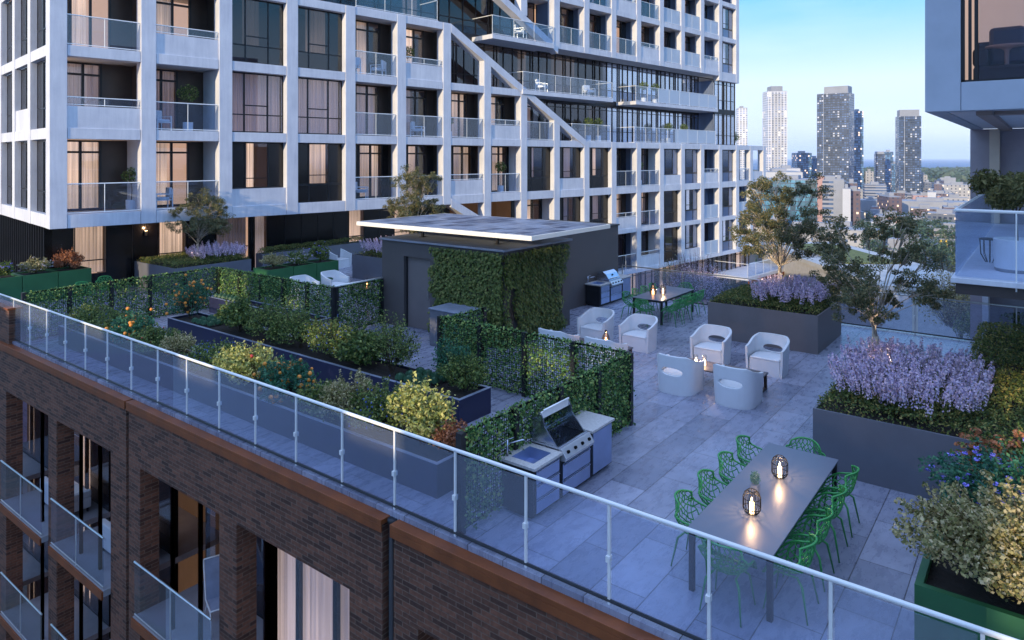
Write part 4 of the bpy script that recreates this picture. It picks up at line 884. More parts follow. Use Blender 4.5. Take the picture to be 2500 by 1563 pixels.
# kitchen garden plants
S = shrub
def on(y, xc, z=.5): return (xc, y, z)
XL3, XL1, XL2 = 8.12, 10.42, 12.56
S(on(20.6, XL3), (.5, .55, .42), 1800, 'leaf_dark', 'blueberry bush in the near bed, closest to the left trellis', fruit='blue', fr_n=60, fr_r=.012, size=.05, frname='berries')
S(on(19.3, XL3), (.5, .55, .42), 1800, 'leaf_dark', 'dark green bush, second from the left end of the near bed', fruit='blue', fr_n=40, fr_r=.012, size=.05, frname='berries')
S(on(18.1, XL3), (.42, .45, .5), 1500, 'leaf_teal', 'small orange tree in the left half of the near bed', fruit='orange', fr_n=26, fr_r=.042, cat='orange tree', name='orange_tree')
S(on(17.0, XL3), (.42, .5, .38), 1500, 'leaf_dark', 'dark leafy bush just right of the left orange tree', fruit='red', fr_n=8, fr_r=.02)
S(on(15.9, XL3), (.32, .35, .42), 800, 'leaf_cream', 'sparse bush with whitish leaf tips in the near bed', size=.05)
S(on(14.3, XL3), (.5, .6, .42), 2000, 'leaf_dark', 'rounded blueberry bush left of the pale yellow bush', fruit='blue', fr_n=120, fr_r=.014, size=.05, frname='berries')
S(on(13.1, XL3), (.5, .55, .5), 1500, 'leaf_lime', 'bush with sunlight tinted into its pale yellow leaves in the middle of the near bed', size=.065, fruit='red', fr_n=6, fr_r=.035, lumps=12)
S(on(11.7, XL3), (.46, .52, .46), 1700, 'leaf_teal', 'orange tree in the middle of the near bed, full of fruit', fruit='orange', fr_n=48, fr_r=.04, cat='orange tree', name='orange_tree')
S(on(10.6, XL3), (.4, .4, .3), 1200, 'leaf_dark', 'low dark bush right of the fruiting orange tree')
S(on(9.8, XL3), (.4, .42, .5), 1300, 'leaf_cream', 'bush with silvery leaf tips in the right half of the near bed', size=.055)
S(on(9.0, XL3), (.46, .5, .48), 2000, 'leaf_dark', 'blueberry bush near the right end of the near bed', fruit='blue', fr_n=140, fr_r=.014, size=.05, frname='berries')
S(on(8.05, XL3), (.38, .42, .66), 1100, 'leaf_lime', 'bush with sunlight tinted yellow into its leaves at the right end of the near bed', size=.07, lumps=12)
S(on(7.5, XL3+.1), (.28, .25, .3), 500, 'rust', 'small red leaved plant beside the corner of the lower trellis', size=.05)
S(on(19.75, XL1, .5), (.45, .4, .62), 1400, 'leaf_teal', 'orange tree at the left end of the middle bed', fruit='orange', fr_n=44, fr_r=.038, cat='orange tree', name='orange_tree', size=.05)
S(on(17.2, XL1), (.42, .6, .45), 1700, 'leaf_dark', 'broad leaved green bush in the left half of the middle bed', size=.085)
S(on(15.7, XL1), (.45, .7, .48), 2000, 'leaf_dark', 'dark bush in the middle bed, second from its orange tree', size=.055)
S(on(14.5, XL1), (.42, .6, .5), 1700, 'leaf_dark', 'dense bush at the centre of the middle bed', size=.05, flower='petal', fl_n=6, fl_s=.02)
S(on(13.3, XL1), (.45, .6, .45), 2000, 'leaf_dark', 'blueberry bush in the centre right of the middle bed', fruit='blue', fr_n=120, fr_r=.014, size=.05, frname='berries')
S(on(12.2, XL1), (.4, .5, .42), 1300, 'leaf_dark', 'broad leaved plant in the middle bed by the dark open floor', size=.09)
S(on(11.3, XL1+.05), (.42, .5, .65), 1200, 'leaf_dark', 'tall sparse bush in the middle bed facing the pavilion door', size=.05, lumps=14, stems=14, hollow=.1)
S(on(9.3, XL1+.1), (.38, .36, .38), 1500, 'leaf_dark', 'dark bush at the right end of the middle bed', size=.05)
S((10.65, 9.75, .5), (.3, .3, .55), 900, 'leaf_teal', 'wispy teal bush behind the cabbages', size=.045)
def cabbage(x, y, z, r, label, grp):
    P = []
    for k in range(34):
        a = k*2.4; q = r*(k/34)**.6; tlt = q/r; c = np.array([x+q*.75*math.cos(a), y+q*.75*math.sin(a), z+r*(.95-.55*tlt)])
        nrm = np.array([math.cos(a)*(.25+tlt), math.sin(a)*(.25+tlt), .8-.3*tlt]); nrm /= np.linalg.norm(nrm); d = np.cross(nrm, [-math.sin(a), math.cos(a), 0]); d /= np.linalg.norm(d); s_ = np.array([-math.sin(a), math.cos(a), 0]); L = r*(.45+.35*tlt)
        P.append([c-d*L*.6, c-s_*L*.6, c+d*L*.55+nrm*L*.2, c+s_*L*.6])
    return tag(quads('cabbage', P, M['succ']), label, 'cabbage', grp)
for i in range(12): cabbage(10.18+.25*(i % 3)+.05*random.random(), 10.75-.24*(i//3)-.03*(i % 3), .5, .13, 'blue green cabbage in the tight cluster at the right end of the middle bed', 'cabbages in the middle bed')
for i in range(12): cabbage(10.2+.23*(i % 3)+.05*random.random(), 19.1-.26*(i//3), .5, .12, 'small green cabbage beside the orange tree of the middle bed', 'cabbages by the orange tree')
for i in range(16): cabbage(12.5+.14*(i % 2), 22.0-.22*(i//2)-.05*(i % 2), .5, .11, 'small green lettuce in the row at the left end of the narrow bed', 'lettuces in the narrow bed')
for i in range(9): cabbage(12.56+.05*(-1)**i, 19.4-.33*i, .5, .1, 'small dark herb tuft in the right half of the narrow bed', 'herb tufts in the narrow bed')
# planted green boxes
S((8.4, 28.95, 1.), (.5, .45, .25), 1500, 'leaf_dark', 'violet flowering plant in the leftmost green planter', flower='purple', fl_n=50, fl_s=.03, cat='flowers', name='flowering_plant')
S((9.52, 28.95, 1.), (.52, .45, .25), 1500, 'leaf_cream', 'white and lilac flowering plant under the tower corner', flower='petal', fl_n=60, fl_s=.035, cat='flowers', name='flowering_plant')
S((10.6, 28.95, 1.), (.5, .45, .32), 1600, 'rust', 'rust coloured shrub in the right green planter under the tower', size=.06)
S((15.42, 23.15, 1.), (.5, .45, .26), 1900, 'leaf_cream', 'grey green shrub in the green planter nearest the back trellis', size=.045)
S((16.5, 23.15, 1.), (.52, .45, .24), 1500, 'leaf_dark', 'white flowering plant in the middle green planter behind the trellis', flower='petal', fl_n=70, fl_s=.035, cat='flowers', name='flowering_plant')
S((17.56, 23.15, 1.), (.45, .42, .3), 1500, 'leaf_dark', 'lilac flowering plant in the green planter next to the tub chair', flower='purple', fl_n=50, fl_s=.03, cat='flowers', name='flowering_plant')
S((8.5, -.02, .84), (.74, 1.2, .46), 11000, 'leaf_cream', 'cream hydrangea spilling over the near green planter', size=.042, lumps=16, flower='leaf_cream', fl_n=170, fl_s=.045, cat='flowers', name='flowering_plant', asp=.7)
S((9.7, -.1, .82), (.66, 1.15, .48), 9000, 'leaf_teal', 'purple daisy bush behind the cream hydrangea', size=.05, lumps=14, flower='purple', fl_n=380, fl_s=.028, cat='flowers', name='flowering_plant')
S((10.85, -.2, .82), (.66, 1.1, .42), 6000, 'leaf_dark', 'rust brown sedum beside the blue grey planter', size=.05, lumps=14, flower='rust', fl_n=420, fl_s=.055, cat='flowers', name='flowering_plant')
# ---------------------------------------------------------------- tub chairs
def tub_mesh():
    "one wall that sweeps round the seat, open at the front, with an oval hole low in the back"
    NT, NZ = 72, 26; W, D, R = .40, .36, .33
    path = []                                           # plan path: right front -> back -> left front ; front = -y
    segs_ = []
    for i in range(NT+1):
        t = i/NT; a = PI*(t)
        # superellipse back half + straight sides
        if t < .2: q = (W, -D+ (D+.06)*t/.2)
        elif t > .8: q = (-W, -D+(D+.06)*(1-t)/.2)
        else:
            a = PI*(t-.2)/.6; ca, sa = math.cos(a), math.sin(a); n_ = 2.6
            q = (W*math.copysign(abs(ca)**(2/n_), ca), .06+(D-.04)*abs(sa)**(2/n_))
        path.append(q)
    vs = []
    for j in range(NZ+1):
        for i in range(NT+1):
            t = i/NT; back = max(0, 1-abs(t-.5)/.5); sm = back*back*(3-2*back); top = .64+.2*min(1, sm*1.25)
            z = top*j/NZ; k = .90+.10*(z/.84)+.0*sm; vs.append([path[i][0]*k, path[i][1]*(k if path[i][1] > 0 else 1), z])
    fs = []; uc, zc, ru, rz_ = .5, .5, .105, .085
    inside = lambda t, z: ((t-uc)/ru)**2+((z-zc)/rz_)**2
    idx = lambda i, j: j*(NT+1)+i
    for j in range(NZ):
        for i in range(NT):
            c = [idx(i, j), idx(i+1, j), idx(i+1, j+1), idx(i, j+1)]
            if inside((i+.5)/NT, (vs[c[0]][2]+vs[c[2]][2])/2) < 1: continue
            fs.append(tuple(c))
    # snap rim of the hole on to the oval
    cnt = {}
    for f in fs:
        for k in range(4): e_ = tuple(sorted((f[k], f[(k+1) % 4]))); cnt[e_] = cnt.get(e_, 0)+1
    for e_, n_ in cnt.items():
        if n_ == 1:
            for k in e_:
                i, j = k % (NT+1), k//(NT+1)
                if 0 < i < NT and 0 < j < NZ:
                    t, z = i/NT, vs[k][2]; r_ = math.sqrt(inside(t, z))
                    if r_ > 1e-3:
                        t2 = uc+(t-uc)/r_; z2 = zc+(z-zc)/r_; ii = t2*NT; i0 = int(ii); f_ = ii-i0; kk = .90+.10*(z2/.84)
                        p0, p1 = path[i0], path[min(NT, i0+1)]; vs[k] = [(p0[0]*(1-f_)+p1[0]*f_)*kk, (p0[1]*(1-f_)+p1[1]*f_)*kk, z2]
    return vs, fs
tv, tf = tub_mesh()
def tub_chair():
    e = empty('tub_chair', (0, 0, 0)); b = MB(); b.add(tv, tf); o = b.build('shell', M['tub'], e, True, smooth=True)
    s_ = o.modifiers.new('s', 'SOLIDIFY'); s_.thickness = .055; s_.offset = 1; bv = o.modifiers.new('b', 'BEVEL'); bv.width = .018; bv.segments = 3; bv.limit_method = 'ANGLE'; bv.angle_limit = rad(50)
    b = MB(); pts = [(-.345, -.33), (.345, -.33), (.345, .05), (.3, .2), (.18, .28), (0, .31), (-.18, .28), (-.3, .2), (-.345, .05)]
    b.prism(pts, 2, .36, .41); o = b.build('seat', M['tub'], e, True, bevel=.02)
    b = MB(); b.box(-.35, .35, -.325, -.29, .0, .36); b.build('front_panel', M['tub'], e, True)
    return e
tc0 = tub_chair(); first = [True]
def put_tub(x, y, rz, label, grp):
    global tc0
    e = tc0 if first[0] else copy_tree(tc0); first[0] = False; e.location = (x, y, 0); e.rotation_euler = (0, 0, rz); return tag(e, label, 'chair', grp)
W_ = -PI/2; E_ = PI/2      # front is local -y ; rz=-90deg: front towards -x ; rz=+90deg: front towards +x
G2 = 'white tub chairs round the candle table'; G1 = 'white tub chairs round the table behind the trellis'; G3 = 'white tub chairs by the green planters'
put_tub(17.02, 5.26, W_, 'white tub chair facing us at the right end of the candle table', G2)
put_tub(17.02, 6.66, W_, 'white tub chair facing us behind the lit candles', G2)
put_tub(14.5, 5.14, E_, 'white tub chair seen from behind, right one in front of the candle table', G2)
put_tub(14.52, 6.44, E_, 'white tub chair seen from behind, left one in front of the candle table', G2)
put_tub(17.02, 8.68, W_, 'white tub chair just left of the candle group, facing us over the lantern table', G1)
put_tub(17.02, 10.0, W_, 'white tub chair nearest the creeper wall and far grill', G1)
put_tub(14.78, 8.48, E_, 'white tub chair back showing above the trellis in front of the lantern', G1)
put_tub(14.78, 9.85, E_, 'white tub chair back showing above the trellis, left one by the creeper', G1)
put_tub(21.05, 26.3, 0, 'white tub chair at the right end of the green planter row', G3)
put_tub(16.8, 21.3, 0, 'white tub chair in front of the middle green planter', G3)
put_tub(15.45, 21.3, 0, 'white tub chair half hidden by the back trellis', G3)
def low_table(x0, x1, y0, y1, label):
    e = empty('low_table', ((x0+x1)/2, (y0+y1)/2, 0), 0, label, 'low table'); b = MB(); b.box(x0, x1, y0, y1, .345, .38); b.build('tabletop', mat('taupe_wood_top', (.12, .10, .105), .38, var=.25, scale=5), e, bevel=.004)
    for y in (y0+.05, y1-.05):
        b = MB(); b.box(x0+.02, x0+.08, y-.03, y+.03, 0, .344); b.box(x1-.08, x1-.02, y-.03, y+.03, 0, .344); b.box(x0+.081, x1-.081, y-.03, y+.03, 0, .05); b.build('leg', M['darkwood'], e)
    return e
low_table(15.05, 15.75, 4.87, 6.75, 'long low dark table with candles between four tub chairs')
low_table(15.3, 15.78, 8.22, 10.2, 'long low table with a glass lantern behind the trellis')
low_table(16.9, 17.6, 19.3, 20.5, 'low table past the back trellis by the white chairs')
def candle(x, y, z, r, h, label, grp):
    e = empty('candle_jar', (x, y, z), 0, label, 'candle', grp); b = MB(); b.lathe([(r, 0), (r, h), (r-.004, h), (r-.004, .004), (0, .004)], n=20); b.build('glass', M['cglass'], e, True, smooth=True)
    b = MB(); b.lathe([(r*.62, .006), (r*.62, h*.45), (0, h*.46)], n=14); b.build('candle', M['candle'], e, True, smooth=True); b = MB(); b.ball((0, 0, 0), 1, 8); b.v = [(p[0]*.008, p[1]*.008, p[2]*.02+h*.5+.015) for p in b.v]; b.build('flame', M['flame'], e, True)
for x, y, h, lb_ in ((15.38, 6.2, .24, 'tall glass candle jar, right one on the low table'), (15.42, 6.42, .2, 'shorter glass candle jar, left one on the low table'), (15.28, 6.32, .1, 'small candle jar in front of the two tall ones')): candle(x, y, .381, .052 if h > .15 else .035, h, lb_, 'candle jars on the low table')
lamp((15.36, 6.28, .62), 14)
def teardrop(x, y, z, label, s=1.):
    e = empty('lantern', (x, y, z), 0, label, 'lantern'); b = MB(); b.lathe([(.06*s, 0), (.1*s, .03*s), (.11*s, .1*s), (.08*s, .2*s), (.04*s, .28*s), (.03*s, .3*s)], n=20); b.build('glass', glassmat('amber_smoked_glass', (.75, .55, .4), base=.08), e, True, smooth=True)
    b = MB(); b.lathe([(.035*s, .005), (.035*s, .1*s), (0, .1*s)], n=12); b.build('candle', M['candle'], e, True); b = MB(); b.ball((0, 0, .13*s), .018*s, 8); b.build('flame', M['flame'], e, True); b = MB(); b.lathe([(.032*s, .3*s), (.04*s, .32*s), (.02*s, .34*s), (0, .34*s)], n=12); b.build('cap', M['char'], e, True)
teardrop(15.68, 8.95, .381, 'amber glass lantern glowing on the low table behind the trellis'); lamp((15.68, 8.95, .6), 4)
teardrop(17.2, 19.9, .381, 'small amber lantern on the table past the back trellis', .9)
# ---------------------------------------------------------------- green mesh chairs
def shell_pt(u, w_):
    # w_ : 0 seat front .. 1 back top ; u : -1 .. 1
    prof = [(0, -.24, .43), (.12, -.2, .445), (.3, -.08, .43), (.45, .06, .43), (.55, .15, .47), (.65, .2, .54), (.8, .235, .67), (1, .27, .83)]
    for a_, b_ in zip(prof, prof[1:]):
        if w_ <= b_[0]+1e-9: k = (w_-a_[0])/(b_[0]-a_[0]); y = a_[1]+(b_[1]-a_[1])*k; z = a_[2]+(b_[2]-a_[2])*k; break
    hw = .25+.055*math.sin(PI*min(1, max(0, (w_-.1)/.75)))-.05*max(0, w_-.75)/.25
    arm = math.sin(PI*min(1, max(0, (w_-.05)/.8)))**1.2
    u2 = abs(u)**2.4; x = hw*u*(1-.06*u2*arm); z += u2*(.2*arm); y -= u2*.12*max(0, (w_-.5)/.5)
    if w_ > .8: z -= .035*abs(u)**3*(w_-.8)/.2
    return Vector((x, y, z))
def chair_shell():
    b = MB(); nu, nw = 8, 13; rr = random.Random(5); V_ = {}
    def vtx(i, j, k):
        key = (i, j, k)
        if key not in V_:
            du = 2/nu; u = -1+du*(i+(.5 if j % 2 else 0)); w_ = (j+(.33 if k else -.0))/nw
            if abs(u) < .97: u += rr.uniform(-.3, .3)*du
            w_ += rr.uniform(-.22, .22)/nw; V_[key] = (max(-1, min(1, u)), max(0, min(1, w_)))
        return V_[key]
    E = []
    for j in range(nw+1):
        for i in range(nu+1):
            a = vtx(i, j, 0); c = vtx(i, j, 1); E.append((a, c))
            nb = [(i, j+1), (i-1, j+1)] if j % 2 == 0 else [(i, j+1), (i+1, j+1)]
            for q in nb:
                if 0 <= q[0] <= nu and q[1] <= nw: E.append((c, vtx(q[0], q[1], 0)))
    for p, q in E:
        if abs(p[0]-q[0])+abs(p[1]-q[1]) < 1e-3: continue
        m_ = ((p[0]+q[0])/2, (p[1]+q[1])/2); b.tube([shell_pt(*p), shell_pt(*m_), shell_pt(*q)], .0074, 4, caps=False)
    rim = [(-1+2*i/14, 0) for i in range(15)]+[(1, i/20) for i in range(1, 21)]+[(1-2*i/14, 1) for i in range(1, 15)]+[(-1, 1-i/20) for i in range(1, 21)]
    b.tube([shell_pt(*p) for p in rim], .013, 6, caps=False); return b
def mesh_chair():
    e = empty('mesh_chair', (0, 0, 0)); chair_shell().build('shell', M['greenc'], e, True, smooth=True)
    for sx in (-1, 1):
        for (y0, y1) in ((-.12, -.24), (.1, .24)):
            b = MB(); b.tube([(sx*.13, y0, .425), (sx*.19, (y0+y1)/2, .36), (sx*.235, y1, 0)], [.014, .014, .009], 8); b.build('leg', M['greenc'], e, True, smooth=True)
    b = MB()
    for sx in (-1, 1): b.tube([(sx*.13, -.12, .42), (sx*.13, .1, .42)], .01, 6)
    b.tube([(-.13, 0, .42), (.13, 0, .42)], .01, 6); b.build('seat_frame', M['greenc'], e, True); return e
mc0 = mesh_chair(); used = [False]
def put_mc(x, y, rz, label, grp):
    e = copy_tree(mc0) if used[0] else mc0; used[0] = True; e.location = (x, y, 0); e.rotation_euler = (0, 0, rz); return tag(e, label, 'chair', grp)
GA = 'green openwork chairs round the near dining table'; GB = 'green openwork chairs round the far dining table'
nm = ['nearest the glass railing', 'second from the glass railing', 'third from the glass railing', 'farthest from the glass railing']
for i in range(4):
    put_mc(8.43+.745*i, 3.5, 0, 'green openwork chair on the trellis side of the near table, '+nm[i], GA)
    put_mc(8.3+.745*i, 2.31, PI, 'green openwork chair on the planter side of the near table, '+nm[i], GA)
put_mc(7.83, 2.88, PI/2*1, 'green openwork chair at the railing end of the near dining table', GA).rotation_euler = (0, 0, -PI/2+PI)
put_mc(11.0, 2.9, -PI/2, 'green openwork chair at the far end of the near dining table', GA)
def dining(x0, x1, y0, y1, label, h=.75):
    e = empty('dining_table', ((x0+x1)/2, (y0+y1)/2, 0), 0, label, 'dining table'); b = MB(); b.box(x0, x1, y0, y1, h-.018, h); b.build('tabletop', M['tabletop'], e, bevel=.002)
    b = MB(); b.box(x0+.03, x1-.03, y0+.03, y0+.07, h-.075, h-.0185); b.box(x0+.03, x1-.03, y1-.07, y1-.03, h-.075, h-.0185); b.box(x0+.03, x0+.07, y0+.071, y1-.071, h-.075, h-.0185); b.box(x1-.07, x1-.03, y0+.071, y1-.071, h-.075, h-.0185); b.build('apron', M['char'], e)
    for x in (x0+.015, x1-.075):
        for y in (y0+.015, y1-.075): b = MB(); b.box(x, x+.06, y, y+.06, 0, h-.0185); b.build('leg', M['char'], e)
dining(7.85, 10.95, 2.38, 3.38, 'long grey topped dining table near the glass railing, with two cage lanterns')
dining(19.75, 22.2, 9.3, 10.33, 'far blue grey dining table beside the far grill')
for i in range(4):
    put_mc(20.0+.62*i, 10.5, 0, 'green openwork chair on the grill side of the far table, %s' % ['nearest to us', 'second along', 'third along', 'farthest along'][i], GB)
    put_mc(20.0+.62*i, 9.1, PI, 'green openwork chair on the planter side of the far table, %s' % ['nearest to us', 'second along', 'third along', 'farthest along'][i], GB)
put_mc(19.5, 9.8, PI/2, 'green openwork chair at the near end of the far dining table', GB); put_mc(22.5, 9.8, -PI/2, 'green openwork chair at the city end of the far dining table', GB)
put_mc(10.15, 26.4, 0.2, 'green openwork chair top above the left trellis, by the green planter', 'green openwork chairs by the tower'); put_mc(11.1, 27.0, -.1, 'green openwork chair top above the left trellis, right one by the black wall', 'green openwork chairs by the tower')
def cage(x, y, z, label, s=1., grp=None):
    e = empty('cage_lantern', (x, y, z), 0, label, 'lantern', grp); b = MB(); R = .105*s; H = .29*s
    prof = [(.045*s, .004), (.085*s, .03*s), (R, .07*s), (R, H-.08*s), (.085*s, H-.03*s), (.05*s, H)]
    for k in range(16): a = 2*PI*k/16; b.tube([(r*math.cos(a), r*math.sin(a), zz) for r, zz in prof], .0036*s, 5)
    for r, zz in ((.045*s, .006), (R, .08*s), (R, H-.09*s), (.05*s, H)): b.tube([(r*math.cos(2*PI*k/24), r*math.sin(2*PI*k/24), zz) for k in range(25)], .0048*s, 5)
    b.build('cage', M['wirebk'], e, True)
    b = MB(); b.lathe([(.042*s, .01), (.042*s, .2*s), (.038*s, .2*s), (.038*s, .012)], n=20); b.build('glass', M['cglass'], e, True, smooth=True)
    b = MB(); b.lathe([(.026*s, .012), (.026*s, .15*s), (0, .15*s)], n=14); b.build('candle', M['candle'], e, True, smooth=True); b = MB(); b.ball((0, 0, 0), 1, 8); b.v = [(p[0]*.009*s, p[1]*.009*s, p[2]*.024*s+.18*s) for p in b.v]; b.build('flame', M['flame'], e, True)
    lamp((x, y, z+.215*s), 8*s, .015)
cage(8.63, 2.87, .7505, 'black wire cage lantern nearer the glass railing', grp='cage lanterns on the near table'); cage(9.84, 2.89, .7505, 'black wire cage lantern at the middle of the near table', grp='cage lanterns on the near table')
cage(20.75, 9.75, .7505, 'dark cage lantern on the far dining table', .95); teardrop(20.55, 10.0, .7505, 'clear tall lantern left of the cage lantern on the far table', 1.1)
e = empty('potted_herb', (9.21, 3.02, .7505), 0, 'small pale green herb in a grey square pot between the cage lanterns', 'potted plant'); b = MB(); b.prism([(-.05, -.05), (.05, -.05), (.05, .05), (-.05, .05)], 2, 0, .11); b.build('pot', M['concrete'], e, True, bevel=.003)
P = blob((0, 0, .19), (.07, .07, .09), 420, .1); quads('foliage', leafq(P, .03, .3, P-np.array([0, 0, .1]), .3), leafmat('pale_herb', [(.1, .25, .14), (.25, .4, .28), (.4, .55, .42)]), e, local=True)
# ---------------------------------------------------------------- grill counters
def grill(loc, label, opened):
    e = empty('grill_counter', loc, 0, label, 'grill counter'); b = MB()
    b.box(0, .68, .02, .58, .06, .56); b.box(0, .68, .02, .06, .5601, .72); b.box(0, .68, .54, .58, .5601, .72); b.box(0, .04, .061, .539, .5601, .72); b.box(.64, .68, .061, .539, .5601, .72); b.box(.70, 1.56, .02, .58, .06, .60); b.box(1.58, 2.25, .02, .58, .06, .76); b.box(.05, 2.2, .08, .54, 0, .06); b.build('cabinet', M['char'], e, True, bevel=.003)
    def fronts(x0, x1, zs):
        for z0, z1 in zs: q = MB(); q.box(x0, x1, -.002, .016, z0, z1); o = q.build('drawer', M['steelp'], e, True, bevel=.003); q = MB(); q.box(x0+.01, x1-.01, -.02, -.003, z1-.02, z1-.008); q.build('handle', M['steel'], o, True)
    fronts(.06, .64, [(.09, .285), (.3, .49), (.505, .70)]); fronts(.74, 1.52, [(.09, .315), (.33, .56)])
    q = MB(); q.box(1.62, 2.21, -.002, .016, .09, .74); q.build('cupboard_door', M['steelp'], e, True, bevel=.003)
    # stone tops, with a sink cut-out
    q = MB(); x0, x1, y0, y1 = -.02, .70, -.02, .62; a0, a1, c0, c1 = .12, .58, .1, .5
    q.box(x0, x1, y0, c0, .721, .76); q.box(x0, x1, c1, y1, .721, .76); q.box(x0, a0, c0, c1, .721, .76); q.box(a1, x1, c0, c1, .721, .76); q.build('counter_top', M['stone'], e, True)
    q = MB(); q.box(1.56, 2.28, -.02, .62, .761, .80); q.build('counter_top', M['stone'], e, True, bevel=.003)
    q = MB(); z = .7601; d = .6
    q.add([(a0+.001, c0+.001, z), (a1-.001, c0+.001, z), (a1-.001, c1-.001, z), (a0+.001, c1-.001, z), (a0+.02, c0+.02, d), (a1-.02, c0+.02, d), (a1-.02, c1-.02, d), (a0+.02, c1-.02, d), (.35, .3, d-.02)], [(0, 1, 5, 4), (1, 2, 6, 5), (2, 3, 7, 6), (3, 0, 4, 7), (4, 5, 8), (5, 6, 8), (6, 7, 8), (7, 4, 8)]); q.build('sink', M['steelp'], e, True)
    q = MB(); q.tube([(.1, .56, .76), (.1, .56, 1.0)], .016, 10); q.tube([(.1, .555, .94), (.3, .42, .97), (.33, .4, .95)], .011, 8); q.tube([(.1, .56, 1.0), (.19, .5, 1.02)], .006, 6); q.build('tap', M['steel'], e, True, smooth=True)
    # firebox, control panel, knobs
    q = MB(); q.box(.72, 1.54, .06, .09, .60, .80); q.box(.72, 1.54, .55, .58, .6, .8); q.box(.72, .75, .09, .55, .6, .8); q.box(1.51, 1.54, .09, .55, .6, .8); q.box(.75, 1.51, .09, .55, .6, .62); q.build('firebox', M['steel'], e, True, bevel=.003)
    q = MB(); 
    for i in range(24): x = .77+.73*i/23; q.tube([(x, .1, .78), (x, .54, .78)], .005, 5)
    q.build('grate', M['wirebk'], e, True)
    q = MB(); q.prism([(.06, .78), (.02, .79), (-.07, .66), (-.05, .61), (.06, .605)], 0, .72, 1.54); q.build('control_panel', mat('bright_panel_steel', (.62, .62, .64), .35, .55, var=.06), e, True, bevel=.004)
    for i in range(4):
        x = .83+.2*i; q = MB(); c = Vector((x, -.03, .722)); nn = Vector((0, -.82, .57)); q.tube([c, c+nn*.03], [.026, .022], 16); q.build('knob', M['wirebk'], e, True, smooth=False)
    if opened:
        for x in (.73, 1.51): q = MB(); q.prism([(.12, .80), (.56, .80), (.66, .95), (.64, 1.06), (.52, 1.15), (.40, 1.22), (.36, 1.16), (.34, 1.05)], 0, x, x+.022); q.build('lid_side', M['steel'], e, True)
        q = MB(); pr = [(.60, .82), (.68, .95), (.66, 1.06), (.54, 1.16), (.42, 1.24)]; n = len(pr)
        q.add([(x, y, z) for x in (.752, 1.508) for y, z in pr], [(i, i+1, i+1+n, i+n) for i in range(n-1)]); o = q.build('lid', M['steel'], e, True); o.modifiers.new('s', 'SOLIDIFY').thickness = .012
        q = MB(); q.tube([(.78, .38, 1.27), (1.48, .38, 1.27)], .016, 10); q.build('lid_handle', M['railw'], o, True, smooth=True)
        q = MB(); q.box(.752, 1.508, .40, .43, 1.14, 1.24); q.build('lid_front', M['railw'], e, True)
        q = MB(); q.tube([(.76, .5, .88), (1.5, .5, .88)], .006, 6); q.tube([(.76, .5, .92), (1.5, .5, .92)], .006, 6); q.build('warming_rack', M['steel'], e, True)
    else:
        q = MB(); pr = [(.06, .805), (.10, .87), (.2, 1.02), (.32, 1.1), (.48, 1.1), (.57, 1.0), (.58, .805)]; q.prism(pr, 0, .73, 1.53); o = q.build('lid', M['steel'], e, True, bevel=.015); q = MB(); q.tube([(.8, .05, .88), (1.46, .05, .88)], .014, 8); q.build('lid_handle', M['railw'], o, True, smooth=True)
        q = MB(); q.tube([(1.12, .15, .965), (1.12, .135, .975)], .03, 14); q.build('thermometer', M['wirebk'], o, True)
    return e
grill((8.0, 5.72, 0), 'near outdoor grill counter with raised lid, sink and tap against the trellis', True)
grill((20.85, 12.12, 0), 'far outdoor grill counter with closed lid by the pavilion side wall', False)
# ---------------------------------------------------------------- things on the tower balconies
def pot_tree(p, h, r, label, pot=True):
    e = empty('potted_tree', tuple(p), 0, label, 'potted plant'); x, y, z = p; b = MB()
    if pot: b.lathe([(.16, 0), (.19, .02), (.2, .4), (.185, .4), (.18, .36), (0, .36)], n=20); b.build('pot', M['tub'], e, True, smooth=False)
    b = MB(); z0 = .36 if pot else 0; b.tube([(0, 0, z0), (.03, .01, z0+(h-z0)*.4), (0, 0, h-r*.4)], [.018, .014, .01], 6)
    for k in range(5): b.tube([(0, 0, h-r), (math.cos(k*1.3)*r*.7, math.sin(k*1.3)*r*.7, h-.1*r+.1*k*r)], .006, 4)
    b.build('trunk', M['stem'], e, True); P = blob((0, 0, h), (r, r, r*.9), 500, .2); quads('crown', leafq(P, .1, .4, P-np.array([0, 0, h-.2]), .3), M['leaf_dark'], e, local=True)
def armchair(p, rz, label):
    e = empty('armchair', tuple(p), rz, label, 'chair'); b = MB()
    for sx in (-.3, .3): b.box(sx-.02, sx+.02, -.32, .32, .58, .61); b.box(sx-.02, sx+.02, -.32, -.28, 0, .58); b.box(sx-.02, sx+.02, .28, .32, 0, .8)
    b.box(-.28, .28, -.3, .3, .34, .38); b.build('frame', M['railw'], e, True); b = MB(); b.box(-.27, .27, -.28, .2, .381, .48); b.box(-.27, .27, .2, .3, .42, .85); b.build('cushion', M['tub'], e, True, bevel=.03)
zf = {0: 3.1, 1: 6.2, 2: 9.2, 3: 12.38}
pot_tree(tw(5.0, .8, zf[1]), 1.6, .42, 'bushy potted tree on the tower balcony beside a white bench')
pot_tree(tw(22.9, .8, zf[0]), 1.5, .36, 'round potted tree on a mid tower balcony with a pale side wall')
pot_tree(tw(37.2, .8, zf[0]), 1.5, .34, 'potted plant on a far tower balcony in the first frame row'); pot_tree(tw(16.2, .9, zf[2]), 1.5, .38, 'dark potted plant on the upper balcony above the solid parapet')
pot_tree(tw(18.9, .8, zf[1]), 1.0, .3, 'small leafy plant on the brown glazed balcony by the slope'); pot_tree(tw(2.9, .9, zf[0]), 1.35, .35, 'olive bush on the corner balcony with double doors')
